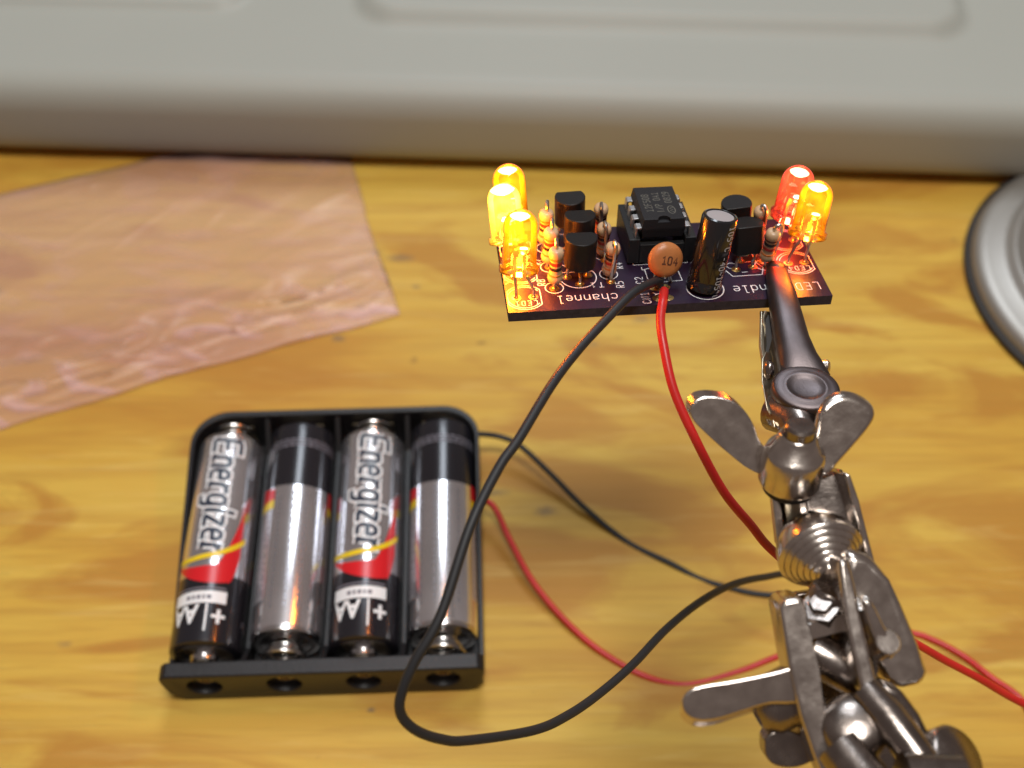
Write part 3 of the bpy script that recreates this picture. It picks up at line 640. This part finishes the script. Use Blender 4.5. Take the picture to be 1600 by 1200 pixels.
# LEDs: (pads centre), body base point, lean, materials
def led(pc, base, lean, kind, L=6.3, power=.014):
    a = ax(*lean); Mx = frame(base, a, (1, 0, 0))
    r0 = 2.5; zc = L
    prof = [(1.2, 0), (2.8, 0), (2.92, .12), (2.92, .9), (2.8, 1.0), (2.54, 1.02), (2.52, 1.4), (2.46, zc - .9)]
    prof += [(2.46 * cos(t), zc - .2 + 2.5 * sin(t)) for t in [k / 12 * pi / 2 for k in range(12)]] + [(.03, zc + 2.3)]
    lm_ = {'amber': 'lens_amber', 'hot': 'lens_hot', 'red': 'lens_red'}[kind]; dk = 'red' if kind == 'red' else 'amber'
    body = MB().lathe(prof, 48).build('led', M[lm_], board, Mx, smooth=50)
    # leadframe: a post with the reflector cup and the bent anvil
    f = MB().box((.75, 0, 1.5), (.5, .5, 3.0)).box((-.65, 0, 1.2), (.5, .5, 2.4))
    f.slab([V((-.95, 0, 2.2)), V((-.2, 0, 2.3)), V((.1, 0, 3.3)), V((-.75, 0, 3.3))], (0, .55, 0))
    f.lathe([(.35, 2.6), (.8, 3.0), (1.0, 3.5), (.85, 3.5), (.5, 3.1)], 16, Matrix.Translation((.6, 0, 0)))
    f.build('leadframe', M['lead'], body)
    MB().lathe([(.05, 3.05), (.42, 3.1), (.62, 3.3), (.5, 3.55), (.05, 3.62)], 16, Matrix.Translation((.4 if kind == 'hot' else .6, 0, -2.6 if kind == 'hot' else 0)) @ Matrix.Scale(1.8 if kind == 'hot' else 1.0, 4)).build('die', M['die_' + dk], body)
    MB().lathe([(.05, -.45), (.55, -.34), (.95, -.1), (1.05, .05), (.8, .25), (.4, .36), (.05, .4)], 20, Matrix.Translation((-.1, 0, zc + 1.25)) @ Matrix.Scale(1.75 if kind == 'hot' else 1.4, 4)).build('light_spot', M['spot_' + dk], body)
    l = bpy.data.lights.new('led_light', 'POINT'); l.energy = power; l.color = (1, .22, .015) if kind != 'red' else (1, .05, .02); l.shadow_soft_size = .0014
    lo = bpy.data.objects.new('led_light', l); col.objects.link(lo); lo.parent = body; lo.location = (0, 0, .0007)
    for sx, du in ((-.65, -1.27), (.75, 1.27)):
        top = Mx @ V((sx, 0, .3)); bot = V((pc[0] + du, pc[1], 0)); mid = bot + V((0, .05, 1.2))
        inv = Mx.inverted()
        lg = MB(); pts = [inv @ top, inv @ (top * .6 + mid * .4), inv @ (mid), inv @ bot]
        lg.tube([pts[0], pts[1]], .34, 4); lg.tube([pts[1], pts[2], pts[3]], .24, 6); lg.build('led_leg', M['lead'], body)
led((2.75, 3.5), (1.8, 3.5, 4.6), (.06, .36), 'amber', 6.9, .034)
led((2.75, 9.9), (.95, 9.9, 5.4), (-.078, .50), 'hot', 6.5, .034)
led((2.75, 16), (2.1, 16, 5.1), (-.05, .48), 'amber', 6.5)
led((45.1, 8.75), (45.85, 8.75, 4.8), (.147, .26), 'amber', 6.3, .009)
led((45.1, 15), (44.9, 15, 4.2), (.12, .12), 'red', 6.2, .014)

def resistor(u, v, h0, lean, pad_uv, bands, loop=1.2):
    a = ax(*lean); Mx = frame((u, v, h0), a, (1, 0, 0)); L = 6.0
    prof = [(.1, -.05), (.7, 0), (1.0, .25), (1.13, .7), (1.1, 1.2), (.94, 1.6), (.9, 2.0), (.9, 4.0), (.94, 4.4), (1.1, 4.8), (1.13, 5.3), (1.0, 5.75), (.7, 6.0), (.1, 6.05)]
    body = MB().lathe(prof, 24).build('resistor', M['res'], board, Mx)
    for z, mk in zip((4.62, 3.65, 2.75, 1.45), bands):
        rr_ = 1.03 if z > 4.4 else (.925 if z > 1.6 else 1.0)
        MB().lathe([(rr_ - .05, z - .27), (rr_ + .02, z - .26), (rr_ + (.06 if z > 4.4 else -.03 if z < 1.6 else 0) * .5 + .02, z + .26), (rr_ - .05, z + .27)], 24).build('colour_band', M[mk], body)
    inv = Mx.inverted(); p = inv @ V((pad_uv[0], pad_uv[1], 0)); d = V((p.x, p.y, 0)); d = d.normalized() * min(1.45, d.length)
    pts = spline([V((0, 0, 5.9)), V((0, 0, 6.6)), d * .25 + V((0, 0, 7.0)), d * .7 + V((0, 0, 7.0)), d * .98 + V((0, 0, 6.3)), d * 1.0 + V((0, 0, 4)), p + (inv.to_3x3() @ V((0, 0, 1))) * 1.0, p], 6)
    MB().tube(pts, .27, 8).build('wire_lead', M['lead'], body)
    MB().tube([V((0, 0, .1)), inv @ V((u, v, 0))], .27, 8).build('wire_lead', M['lead'], body)
B1 = ('b_brown', 'b_red', 'b_black', 'b_gold')
resistor(7.4, 5.5, 1.15, (-.0, -.05), (7.6, 7.6), ('b_gold', 'b_red', 'b_black', 'b_gold'))
resistor(7.0, 10.8, 1.3, (.054, -.10), (7.2, 12.9), ('b_gold', 'b_red', 'b_black', 'b_gold'))
resistor(7.1, 16.0, 1.4, (.02, -.15), (7.3, 18.1), ('b_gold', 'b_red', 'b_black', 'b_gold'))
B2 = ('b_brown', 'b_black', 'b_red', 'b_orange')
resistor(15.85, 7.9, .55, (.026, -.22), (15.95, 6.37), B2)
resistor(15.8, 13.2, .8, (-.062, -.28), (15.95, 11.9), B2)
resistor(16.2, 18.2, 1.3, (-.087, -.33), (16.1, 17.0), B2)
resistor(40.05, 8.4, 1.28, (-.006, -.22), (41.3, 8.86), B2)
resistor(40.35, 14.5, 1.47, (-.11, -.25), (40.9, 13.6), B2)

def transistor(u, v, h0, lean, flat_back=True, legs=()):
    a = ax(*lean); Mx = frame((u, v, h0), a, (1, 0, 0)); s_ = 1 if flat_back else -1
    out = []
    for k in range(21):
        t = radians(-38 + (180 + 76) * k / 20); out.append(V((2.35 * cos(t), -s_ * (2.35 * sin(t) - .0), 0)))
    out = [V((p.x, p.y + s_ * .1, 0)) for p in out]
    m_ = MB().slab([p + V((0, 0, 2.3)) for p in out], (0, 0, 4.7)).build('transistor', M['epoxy'], board, Mx, smooth=30, bevel=.12)
    inv = Mx.inverted()
    for (lu, lv), sx in zip(legs, (-1.27, 0, 1.27)):
        b = inv @ V((lu, lv, 0)); MB().tube([V((sx, s_ * .5, .1)), V((sx * 1.05, s_ * .5, -.5)), b + V((0, 0, 1.0)), b], .24, 6).build('transistor_leg', M['lead'], m_)
transistor(11.4, 7.9, 2.3, (.015, .03), True, ((9.61, 8.08), (11.27, 6.12), (12.75, 8.31)))
transistor(12.05, 13.2, 2.75, (.0, .07), True, ((9.61, 13.5), (11.27, 11.6), (12.75, 13.5)))
transistor(11.3, 18.3, 3.1, (-.03, -.03), True, ((9.61, 18.6), (11.27, 17.0), (12.75, 18.6)))
transistor(37.5, 10.3, 1.7, (-.067, .12), False, ((35.45, 7.83), (36.68, 9.95), (38.15, 8.28)))
transistor(37.0, 16.0, 2.2, (-.088, -.04), False, ((35.5, 14), (36.7, 15.6), (38.2, 14)))

# electrolytic capacitor
a = ax(.13, .13); Mx = frame((29.4, 3.6, .15), a, (1, 0, 0))
cap = MB().lathe([(2.3, 0), (2.62, .15), (2.62, 1.2), (2.48, 1.5), (2.48, 1.8), (2.62, 2.1), (2.62, 11.2), (2.5, 11.55), (2.2, 11.68), (2.0, 11.6), (1.95, 11.45)], 48).build('electrolytic_capacitor', M['sleeve'], board, Mx)
MB().lathe([(1.98, 11.3), (1.98, 11.52), (.05, 11.55)], 40).build('metal_top', M['alu'], cap)
tx = MB()
def captext(s_, t0, s0, h_, adv):
    for pl in text_lines(s_, (0, 0, 0), (1, 0, 0), (0, 1, 0), h_, adv):
        q = []
        for i in range(len(pl) - 1):
            for k in range(3): q.append(pl[i].lerp(pl[i + 1], k / 3))
        q.append(pl[-1]); pts = []
        for p in q:
            an = s0 + p.y / 2.62; pts.append((an, t0 - p.x))
        _lift[0] = (_lift[0] + .0011) % .011; vs = []
        for i, (an, t_) in enumerate(pts):
            j0, j1 = max(0, i - 1), min(len(pts) - 1, i + 1); da, dt = (pts[j1][0] - pts[j0][0]) * 2.62, pts[j1][1] - pts[j0][1]; ln = sqrt(da * da + dt * dt) or 1
            for sg in (-1, 1):
                aa, tt = an + sg * (-dt / ln) * .085 / 2.62, t_ + sg * (da / ln) * .085; r_ = 2.63 + _lift[0]
                vs.append(V((r_ * sin(aa), -r_ * cos(aa), tt)))
        tx.add(vs, [(2 * i, 2 * i + 2, 2 * i + 3, 2 * i + 1) for i in range(len(pts) - 1)])
captext('105oC', 10.9, .40, 1.05, .78); captext('-40~105oC', 6.1, .33, 1.05, .74)
tx.build('sleeve_print', M['cap_ink'], cap, smooth=0)
# ceramic disc
Mx = frame((23.6, 5.15, 4.3), (.10, -.93, .36), (1, .1, -.30))
dsk = MB().lathe([(.05, -.95), (1.6, -.88), (2.3, -.6), (2.66, -.15), (2.66, .15), (2.3, .6), (1.6, .88), (.05, .95)], 40).build('ceramic_capacitor', M['ceramic'], board, Mx)
inv = Mx.inverted()
for du in (-1.27, 1.27): MB().tube([V((du * .8, -2.0, 0)), inv @ V((23.7 + du, 5.9, 0))], .25, 8).build('capacitor_leg', M['lead'], dsk)
tx = MB()
for pl in text_lines('104', (-.75, -.55, .945), (1, .06, 0), (-.06, 1, 0), 1.15, .74): ribbon(tx, pl, .24)
tx.build('capacitor_print', M['mark_brown'], dsk, smooth=0)

# socket and chip
sock = MB().box((20.0, 15.35, 2.5), (1.7, 10.2, 4.2)).box((28.55, 15.35, 2.5), (1.7, 10.2, 4.2)).box((24.28, 10.75, 2.0), (6.8, 1.0, 3.2)).box((24.28, 19.95, 2.0), (6.8, 1.0, 3.2)).build('chip_socket', M['sock'], board, smooth=0, bevel=.12)
CX = 24.28
ch = MB()
z0, z1, zm = 4.55, 7.75, 6.15
def ring(w, l, z): return [V((CX - w / 2, 15.35 - l / 2, z)), V((CX + w / 2, 15.35 - l / 2, z)), V((CX + w / 2, 15.35 + l / 2, z)), V((CX - w / 2, 15.35 + l / 2, z))]
vs = ring(6.1, 9.1, z0) + ring(6.6, 9.6, zm - .12) + ring(6.6, 9.6, zm + .12) + ring(6.15, 9.2, z1)
fs = [(3, 2, 1, 0), (12, 13, 14, 15)] + [(4 * q + k, 4 * q + (k + 1) % 4, 4 * q + 4 + (k + 1) % 4, 4 * q + 4 + k) for q in range(3) for k in range(4)]
chip = ch.add(vs, fs).build('chip', M['chip'], board, smooth=0, bevel=.07)
# end notch: a real half-round pocket
cut = MB().lathe([(.95, z1 - .55), (.95, z1 + 1)], 28, Matrix.Translation((CX, 15.35 - 4.65, 0))).build('cut', M['chip'], board)
b = chip.modifiers.new('notch', 'BOOLEAN'); b.object = cut; b.solver = 'EXACT'; bpy.context.view_layer.update()
me = bpy.data.meshes.new_from_object(chip.evaluated_get(bpy.context.evaluated_depsgraph_get())); chip.modifiers.clear(); chip.data = me; bpy.data.objects.remove(cut)
for sx in (-1, 1):
    for k in range(4):
        v_ = 11.54 + 2.54 * k; x = CX + sx * 3.28
        pn = MB().slab([V((x, v_, zm - .13)), V((x + sx * .55, v_, zm - .13)), V((x + sx * .62, v_, zm - .25)), V((x + sx * .72, v_, 4.6)), V((x + sx * .98, v_, 4.6)), V((x + sx * .92, v_, zm)), V((x + sx * .7, v_, zm + .13)), V((x, v_, zm + .13))], (0, 1.35, 0))
        pn.box((x + sx * .85, v_, 3.9), (.27, .5, 1.5)); pn.build('chip_pin', M['pin'], chip, smooth=0, bevel=.05)
tx = MB()
for s_, u_, v_, h_ in (('12F508', CX - 1.75, 12.9, 1.02), ('I/P 0A1', CX - .15, 12.6, 1.0), ('0829', CX + 1.5, 15.2, 1.0)):
    for pl in text_lines(s_, (u_ + .5, v_, z1 + .008), (0, 1, 0), (-1, 0, 0), h_, .84): ribbon(tx, pl, .17)
ribbon(tx, [V((CX + 1.55 + .55 * cos(t), 13.2 + 1.05 * sin(t), z1 + .008)) for t in [k / 20 * 2 * pi for k in range(20)]], .16, closed=True)
ribbon(tx, [V((CX + 1.9, 12.5, z1 + .01)), V((CX + 1.3, 12.95, z1 + .01)), V((CX + 1.8, 13.2, z1 + .01)), V((CX + 1.3, 13.5, z1 + .01)), V((CX + 1.9, 13.9, z1 + .01))], .15)
tx.build('chip_marking', M['chip_ink'], chip, smooth=0)

# ------------------------------------------------------------------ wires
def wire(name, pts, m, label):
    o = MB().tube(spline(pts, 12), .66, 14).build(name, m, smooth=60); tag(o, label, 'wire'); return o
k0 = bp(22.9, 4.3, .25)
wire('black_wire', [k0, bp(22.6, 4.1, 1.3), at(1008, 447, 165.5), at(984, 462, 163), at(946.7, 500, 160), at(905, 545, 157), at(863, 600, 153), at(810, 687, 148), at(780, 730, 146), at(735, 822, 142.5), at(689, 960, 140), at(648, 1034, 139.5), at(626, 1088, 140), at(628, 1119, 141), at(652, 1142, 142.5), at(690, 1155, 145), at(730, 1157, 148),
  at(834, 1141, 156), at(890, 1116, 162), at(940, 1081, 168), at(990, 1037, 174), at(1040, 984, 182), at(1093, 941, 192), at(1143, 914, 203), at(1193, 902, 213), at(1250, 899, 224), V((74, 108, 2.5)), V((78, 111, .8)), V((72, 110, .75)), at(1202, 930, 243.5), at(1130, 916, 245), at(1090, 903, 246.6), at(1047, 880, 248), at(980, 847, 251.5), at(913, 793, 254.5), at(863, 743, 257), at(813, 697, 259), at(780, 682, 260), at(745, 678, 259.0), V((-9.4, 146.2, 7))],
  M['wire_k'], 'thin black wire looping down from the board to the battery holder')
r0 = bp(22.93, 1.65, .25)
wire('red_wire', [r0, bp(22.9, 1.3, 1.5), at(1036, 470, 164.8), at(1032, 500, 163.3), at(1037, 540, 162), at(1053, 610, 161), at(1087, 687, 161), at(1130, 767, 162.5), at(1173, 820, 165), at(1210, 863, 168), at(1300, 935, 175), at(1428, 1004, 183), at(1477, 1032, 186), at(1530, 1060, 189), at(1600, 1100, 193),
  V((103, 68, 28)), V((112, 64, 12)), V((110, 70, 2)), V((104, 76, .8)), at(1600, 1098, 229), at(1547, 1057, 232), at(1505, 1025, 235), at(1460, 1001, 237), at(1418, 989, 238.5), at(1330, 990, 238), at(1218, 1025, 235.5), at(1162, 1047, 234), at(1093, 1067, 232.6), at(1052, 1069, 232.4), at(1006, 1056, 233), at(959, 1031, 234.8), at(912, 997, 237), at(865, 950, 240), at(827, 900, 243), at(795, 840, 246.5), at(768, 788, 248.6), V((-9.6, 130.5, 5.2))],
  M['wire_r'], 'thin red wire running from the board behind the arm to the holder')

# ------------------------------------------------------------------ helping hand
hh = thing('helping_hand', 'nickel plated helping hand arm with wing nuts and alligator clip', 'clamp stand', Matrix.Translation((42, 20, 0)))
def off(M_): return M_
HB = V((42, 20, 0))
def hb(mb, name, m, parent=None, **k):
    for i, p in enumerate(mb.v): mb.v[i] = p - HB
    return mb.build(name, m, parent or hh, **k)
# clip, upper jaw: an arched tapering channel that lies over the board, opens out into the thumb pad
st = [(1213, 413, 174.3, 16, 5), (1217, 432, 171.6, 19, 9), (1223, 457, 168.0, 22.5, 14), (1230, 490, 165.3, 25, 17), (1238, 528, 163.0, 28, 19), (1246, 556, 161.4, 32, 19), (1253, 574, 160.4, 36, 15), (1259, 592, 159.6, 40, 9)]
vs = []; fs = []; n = 19
cen = [at(a, b_, c_) for a, b_, c_, *_ in st]
for i, (px, py, d, w_, h_) in enumerate(st):
    t_ = (cen[min(i + 1, len(cen) - 1)] - cen[max(i - 1, 0)]).normalized(); sc = FPX / d
    sd = t_.cross(BK).normalized() * -1; nr = sd.cross(t_).normalized(); nr = nr if nr.dot(BK) > 0 else -nr
    if sd.x < 0: sd = -sd
    for th in (0, .55):
        for k in range(n):
            a_ = pi * (k / (n - 1)); ww, h2 = w_ / sc - th, h_ / sc * 1.35 - th
            ca, sa = cos(a_), sin(a_); e_ = .72
            vs.append(cen[i] - sd * ww * (abs(ca) ** e_) * (1 if ca > 0 else -1) + nr * (h2 * sa ** .8 - h_ / sc * .55))
m2 = 2 * n
for i in range(len(st) - 1):
    for k in range(n - 1):
        a_ = i * m2 + k; fs.append((a_, a_ + 1, a_ + m2 + 1, a_ + m2)); fs.append((a_ + n, a_ + n + m2, a_ + n + m2 + 1, a_ + n + 1))
    for k in (0, n - 1): a_ = i * m2 + k; fs.append((a_, a_ + m2, a_ + m2 + n, a_ + n))
for i in (0, len(st) - 1):
    for k in range(n - 1): a_ = i * m2 + k; fs.append((a_, a_ + 1, a_ + n + 1, a_ + n))
# closed tip
clip = hb(MB().add(vs, fs), 'alligator_clip', M['jaw'], smooth=50)
def hs(mb, name, m, **k): return hb(mb, name, m, clip, **k)
hs(MB().lathe([(.05, .5), (.9, .38), (1.3, .0), (1.42, -.6), (1.3, -1.2)], 24, frame(at(1214, 416, 173.4), BK * .75 + UP * .65)), 'jaw_tip', M['jaw'])
# thumb pad: oval dished plate
pc = at(1260, 604, 157.2); pz = (BK * .80 + UP * .60 - RT * .06).normalized(); px_ = (RT * .93 - UP * .36)
PM = frame(pc, pz, px_) @ Matrix.Diagonal((1.0, .82, 1, 1))
hs(MB().lathe([(.05, -.28), (1.6, -.24), (2.3, -.08), (2.6, .10), (2.8, .14), (3.0, .08), (3.6, .0), (4.2, -.06), (4.55, -.25), (4.68, -.7), (4.65, -1.9), (4.35, -2.6), (4.05, -2.6), (4.2, -1.5), (4.1, -1.0), (.1, -1.0)], 56, PM), 'thumb_pad', M['jaw'], smooth=60)
# lower jaw seen edge on at the left, with its ear, rivet and teeth slot
dj = 164.5
lj = [at(a_, b_, c_ + (a_ - 1190) * .075) for a_, b_, c_ in ((1188, 486, 168), (1206, 487, 168), (1221, 500, 166), (1228, 540, 164), (1236, 590, 161), (1240, 640, 158), (1226, 668, 156), (1208, 668, 156), (1201, 630, 158.5), (1194, 585, 161), (1188, 540, 165))]
hs(MB().slab(lj, BK * -.6 + RT * -.2), 'lower_jaw', M['wood_tint'], bevel=.15)
hs(MB().slab([p - BK * 5.5 + RT * 1.8 for p in lj], BK * .5), 'jaw_plate', M['nickel_dark'], bevel=.15)
hs(MB().slab([at(*p) + BK * .75 for p in ((1194, 500, 167.5), (1199, 492, 168), (1204, 505, 167), (1204, 530, 165.5), (1198, 552, 164.3), (1192, 560, 164), (1196, 540, 165))], BK * .3), 'jaw_slot', M['rubber'])
hs(MB().tube(spline([at(1196, 487, 167.2), at(1193, 500, 166.6), at(1197, 515, 166), at(1193, 530, 165.2)], 6), .22, 8), 'jaw_teeth', M['wood_tint'])
ear = [at(a_, b_, c_ + (a_ - 1190) * .075) + BK * .9 - RT * .3 for a_, b_, c_ in ((1191, 560, 163.5), (1197, 549, 164), (1205, 547, 164), (1209, 560, 163), (1210, 590, 161.4), (1207, 625, 159), (1205, 650, 157.8), (1199, 640, 158.2), (1191, 595, 161))]
hs(MB().slab(ear, BK * .45), 'jaw_ear', M['wood_tint'], bevel=.18)
hs(MB().lathe([(.95, -.2), (.95, .45), (.7, .7), (.05, .8)], 20, frame(at(1199, 578, 162) + BK * 1.1, BK + RT * -1.2, UP) @ Matrix.Diagonal((1.45, .8, 1, 1))), 'rivet', M['nickel_dark'])
hs(MB().lathe([(1.0, -.3), (1.0, .5), (.6, .8), (.05, .85)], 20, frame(at(1288, 573, 161.5), RT + BK * .3)), 'rivet', M['nickel'])
hs(MB().tube([at(1215, 640, 161), at(1245, 655, 158), at(1262, 700, 155)], [3.2, 3.0, 2.6], 20), 'clip_socket', M['nickel_dark'])

# wing nuts
def wing_nut(name_loc, axis, right, sc, wings, parent=None):
    pass
ax1 = (UP * .80 + BK * .60 + RT * .02).normalized()
bc = at(1232, 752, 147)
boss = MB().lathe([(2.3, -.2), (3.7, .0), (3.95, .5), (3.85, 4.6), (3.6, 5.2), (3.2, 5.35), (2.3, 7.6), (2.0, 7.8), (1.95, 7.4)], 40, frame(bc, ax1))
wn = hb(boss, 'wing_nut', M['nickel'], smooth=50)
hb(MB().lathe([(1.9, -1), (1.9, 8.9), (1.6, 9.25), (.05, 9.3)], 28, frame(bc + BK * .1, ax1)), 'bolt_end', M['nickel_dark'], wn)
def wing(pxs, d, ext, parent, m='nickel', b=.7):
    pts = [at(a, b_, d + (c_ if len(r_) else 0)) for a, b_, c_, *r_ in [(p[0], p[1], p[2] if len(p) > 2 else 0, 1) for p in pxs]]
    pts = spline(pts + [pts[0]], 4)[:-1]
    return hb(MB().slab(pts, ext), 'wing', M[m], parent, bevel=b, seg=4, smooth=45)
e1 = (BK * .84 - UP * .46).normalized() * 1.9
wing([(1196, 700, 1), (1182, 682, .6), (1174, 660), (1160, 637), (1138, 620), (1110, 614), (1086, 618), (1075, 634), (1080, 652), (1100, 673), (1128, 698), (1158, 722), (1180, 734, .8), (1198, 736, 1)], 146.2, e1 + RT * .4, wn)
e2 = (BK * .84 - UP * .46).normalized() * 1.9
wing([(1262, 700, 1), (1272, 668, .6), (1278, 642), (1292, 622), (1315, 613), (1340, 618), (1360, 632), (1366, 648), (1355, 668), (1335, 692), (1312, 718), (1292, 738), (1274, 738, 1), (1262, 730, 1)], 146.6, e2 - RT * .4, wn)
hb(MB().lathe([(2.6, -1.3), (3.2, -1.1), (3.2, -.3), (2.6, -.1)], 32, frame(bc, ax1)), 'washer', M['rubber'], wn)
# upper clamp plates
def plate(pxs, d, ext, m='nickel', b=.35, nm='clamp_plate'):
    pts = [at(p[0], p[1], d + (p[2] if len(p) > 2 else 0)) for p in pxs]
    return hb(MB().slab(pts, ext), nm, M[m], bevel=b, seg=3, smooth=45)
plate([(1203, 768), (1212, 762), (1221, 800), (1229, 862), (1222, 872), (1212, 850)], 149, BK * 6 + RT * -1.0, 'nickel', .25)
plate([(1213, 762), (1237, 768), (1243, 800), (1246, 850), (1232, 862), (1222, 810)], 151, BK * 5, 'wood_tint', .25)
plate([(1238, 762), (1251, 768), (1259, 838), (1252, 850), (1246, 838)], 148.2, BK * 5, 'nickel', .2)
plate([(1252, 768, .5), (1268, 745, 1.5), (1312, 730, 1), (1322, 760), (1332, 800, -.5), (1350, 855, -1), (1345, 885, -1), (1310, 872), (1268, 850), (1258, 820)], 148.5, BK * 3.2, 'nickel_dark', .5)
plate([(1308, 735), (1318, 738), (1332, 778), (1345, 830), (1357, 875), (1350, 890), (1340, 860), (1322, 790)], 146.2, BK * 6.2, 'nickel', .4)
# ball joint
ab = (BK * .80 - UP * .58 + RT * .14).normalized()
prof = [(.05, -5.2), (2.4, -4.7), (4.0, -3.4), (5.0, -1.7), (5.35, .0), (5.4, .6)]
r_, z_ = 5.4, .6
for k in range(6):
    prof += [(r_ - .05, z_ + .10), (r_ - .46, z_ + .47), (r_ - .56, z_ + .42), (r_ - .60, z_ + .52)]; r_ -= .62; z_ += .56
prof += [(1.5, z_ + .3), (.05, z_ + .35)]
hb(MB().lathe(prof, 64, frame(at(1280, 862, 143.5), ab)), 'stepped_collar', M['nickel'], smooth=22)
# lower clamp: side plates, added dark backing and cross bolt
plate([(1296, 868, 1.5), (1312, 866, 1.5), (1322, 900, 1), (1332, 950), (1346, 1010, -1), (1358, 1062, -2), (1348, 1080, -2), (1334, 1076, -2), (1318, 1010, -1), (1306, 950)], 137.5, BK * 7, 'nickel', .55)
plate([(1308, 852, 1), (1352, 862, 1), (1384, 902), (1406, 948), (1428, 1000, -.5), (1442, 1044, -1), (1436, 1066, -1), (1404, 1070, -1), (1372, 1066), (1352, 1030), (1338, 960), (1322, 900)], 140.5, BK * 4.5, 'nickel', 1.3)
plate([(1342, 930), (1360, 938), (1378, 975), (1398, 1010), (1392, 1030), (1372, 1024), (1356, 985)], 134.6, BK * 2.2, 'nickel', .8)
plate([(1207, 942, 1), (1216, 930, 1), (1240, 926, 1), (1250, 935, 1), (1258, 985), (1270, 1040), (1283, 1100, -1), (1304, 1160, -2), (1326, 1230, -3), (1292, 1240, -3), (1262, 1170, -2), (1240, 1105, -1), (1222, 1030)], 136, BK * 6, 'nickel', .9)
plate([(1240, 925), (1305, 915), (1325, 960), (1345, 1060), (1380, 1150), (1420, 1230), (1300, 1235), (1268, 1120), (1248, 1010)], 147, BK * 1.6, 'nickel_dark', .4)  # added dark backing that stands in for the shade between the plates
hb(MB().lathe([(2.4, -1.5), (2.4, 1.2), (1.4, 1.25), (1.4, 2.0), (.05, 2.02)], 6, frame(at(1283, 955, 138), BK * .6 + UP * .6 - RT * .2)), 'hex_nut', M['nickel_dark'], bevel=.12, smooth=30)
hb(MB().lathe([(1.5, -2), (1.5, .9), (1.35, 1.05), (.05, 1.06)], 24, frame(at(1383, 1006, 134.2), BK + UP * .5 + RT * .1)), 'rivet', M['nickel'], smooth=35)
hb(MB().lathe([(2.3, -3.2), (2.45, -3), (2.45, 3), (2.3, 3.2)], 24, frame(at(1284, 955, 139.5), (UP * .8 + RT * .25 + BK * .3))), 'spacer', M['nickel_dark'])
hb(MB().lathe([(1.9, -5.5), (1.9, 5.5)], 6, frame(at(1290, 972, 138), (RT * .95 + UP * .25))), 'cross_bolt', M['nickel'])
hb(MB().lathe([(2.5, -4), (2.6, -3.8), (2.6, 3.8), (2.5, 4)], 32, frame(at(1308, 1040, 138.5), (RT * .85 - UP * .5 + BK * .1))), 'spacer', M['nickel_dark'])
# second wing nut: one wing points left, the other is folded underneath
ax2 = (RT * -.90 - UP * .42 + BK * .05).normalized()
wn2 = hb(MB().lathe([(3.5, -1), (3.6, 0), (3.5, 3.2), (2.6, 4.6), (2.0, 5.0), (1.9, 4.6)], 36, frame(at(1238, 1085, 138), ax2)), 'wing_nut', M['nickel_dark'], smooth=50)
wing([(1245, 1040), (1215, 1052), (1150, 1066), (1090, 1076), (1070, 1086), (1063, 1102), (1068, 1120), (1088, 1131), (1118, 1129), (1160, 1116), (1200, 1104), (1250, 1098)], 134.5, BK * 2.6 + UP * 1.5, wn2, 'nickel', .95)
wing([(1190, 1150), (1200, 1138), (1225, 1135), (1262, 1150), (1268, 1178), (1240, 1192), (1208, 1190), (1192, 1175)], 138.5, BK * 3.4, wn2, 'nickel_dark', 1.3)
# big round head, collar and lower plates, rod
hb(MB().lathe([(.05, 2.6), (1.8, 2.5), (3.0, 2.1), (3.7, 1.4), (3.95, .4), (3.9, -2.4), (3.2, -3)], 44, frame(at(1332, 1138, 132.5), (BK * .82 + UP * .50 - RT * .12))), 'bolt_head', M['nickel_dark'], smooth=60)
hb(MB().tube([at(1350, 1078, 133), at(1385, 1118, 131), at(1425, 1172, 129), at(1470, 1235, 127)], [1.9, 2.1, 2.1, 2.1], 24), 'arm_rod', M['nickel_dark'])
plate([(1368, 1060), (1400, 1070), (1430, 1110), (1452, 1155), (1462, 1200), (1470, 1260), (1420, 1260), (1400, 1160), (1380, 1110)], 134.5, BK * 4, 'nickel_dark', .8)
hb(MB().lathe([(3.6, -2.2), (3.9, -1.8), (3.9, 1.6), (3.4, 2.2), (.05, 2.4)], 40, frame(at(1478, 1192, 131), (RT * .5 + BK * .7 + UP * .5))), 'knob', M['nickel_dark'], smooth=50)
hb(MB().tube([at(1410, 1212, 126.5), at(1500, 1216, 127)], [2.5, 2.5], 28), 'cross_rod', M['nickel_dark'])
hb(MB().tube([at(1310, 1166, 131), at(1375, 1250, 127)], [2.7, 2.9], 24), 'ball_stem', M['nickel_dark'])
# what carries it, below the picture
p0 = at(1420, 1240, 127); p1 = V((p0.x, 30, 70)); 
hb(MB().tube([p0, p1, V((p0.x, 24, 10))], 3.0, 24), 'post', M['nickel_dark'])
hb(MB().lathe([(24, 0), (25, .8), (25, 8), (23, 10.5), (8, 13), (5, 17), (.05, 17.2)], 56, Matrix.Translation((p0.x, 22, 0))), 'cast_base', M['nickel_dark'], smooth=40)
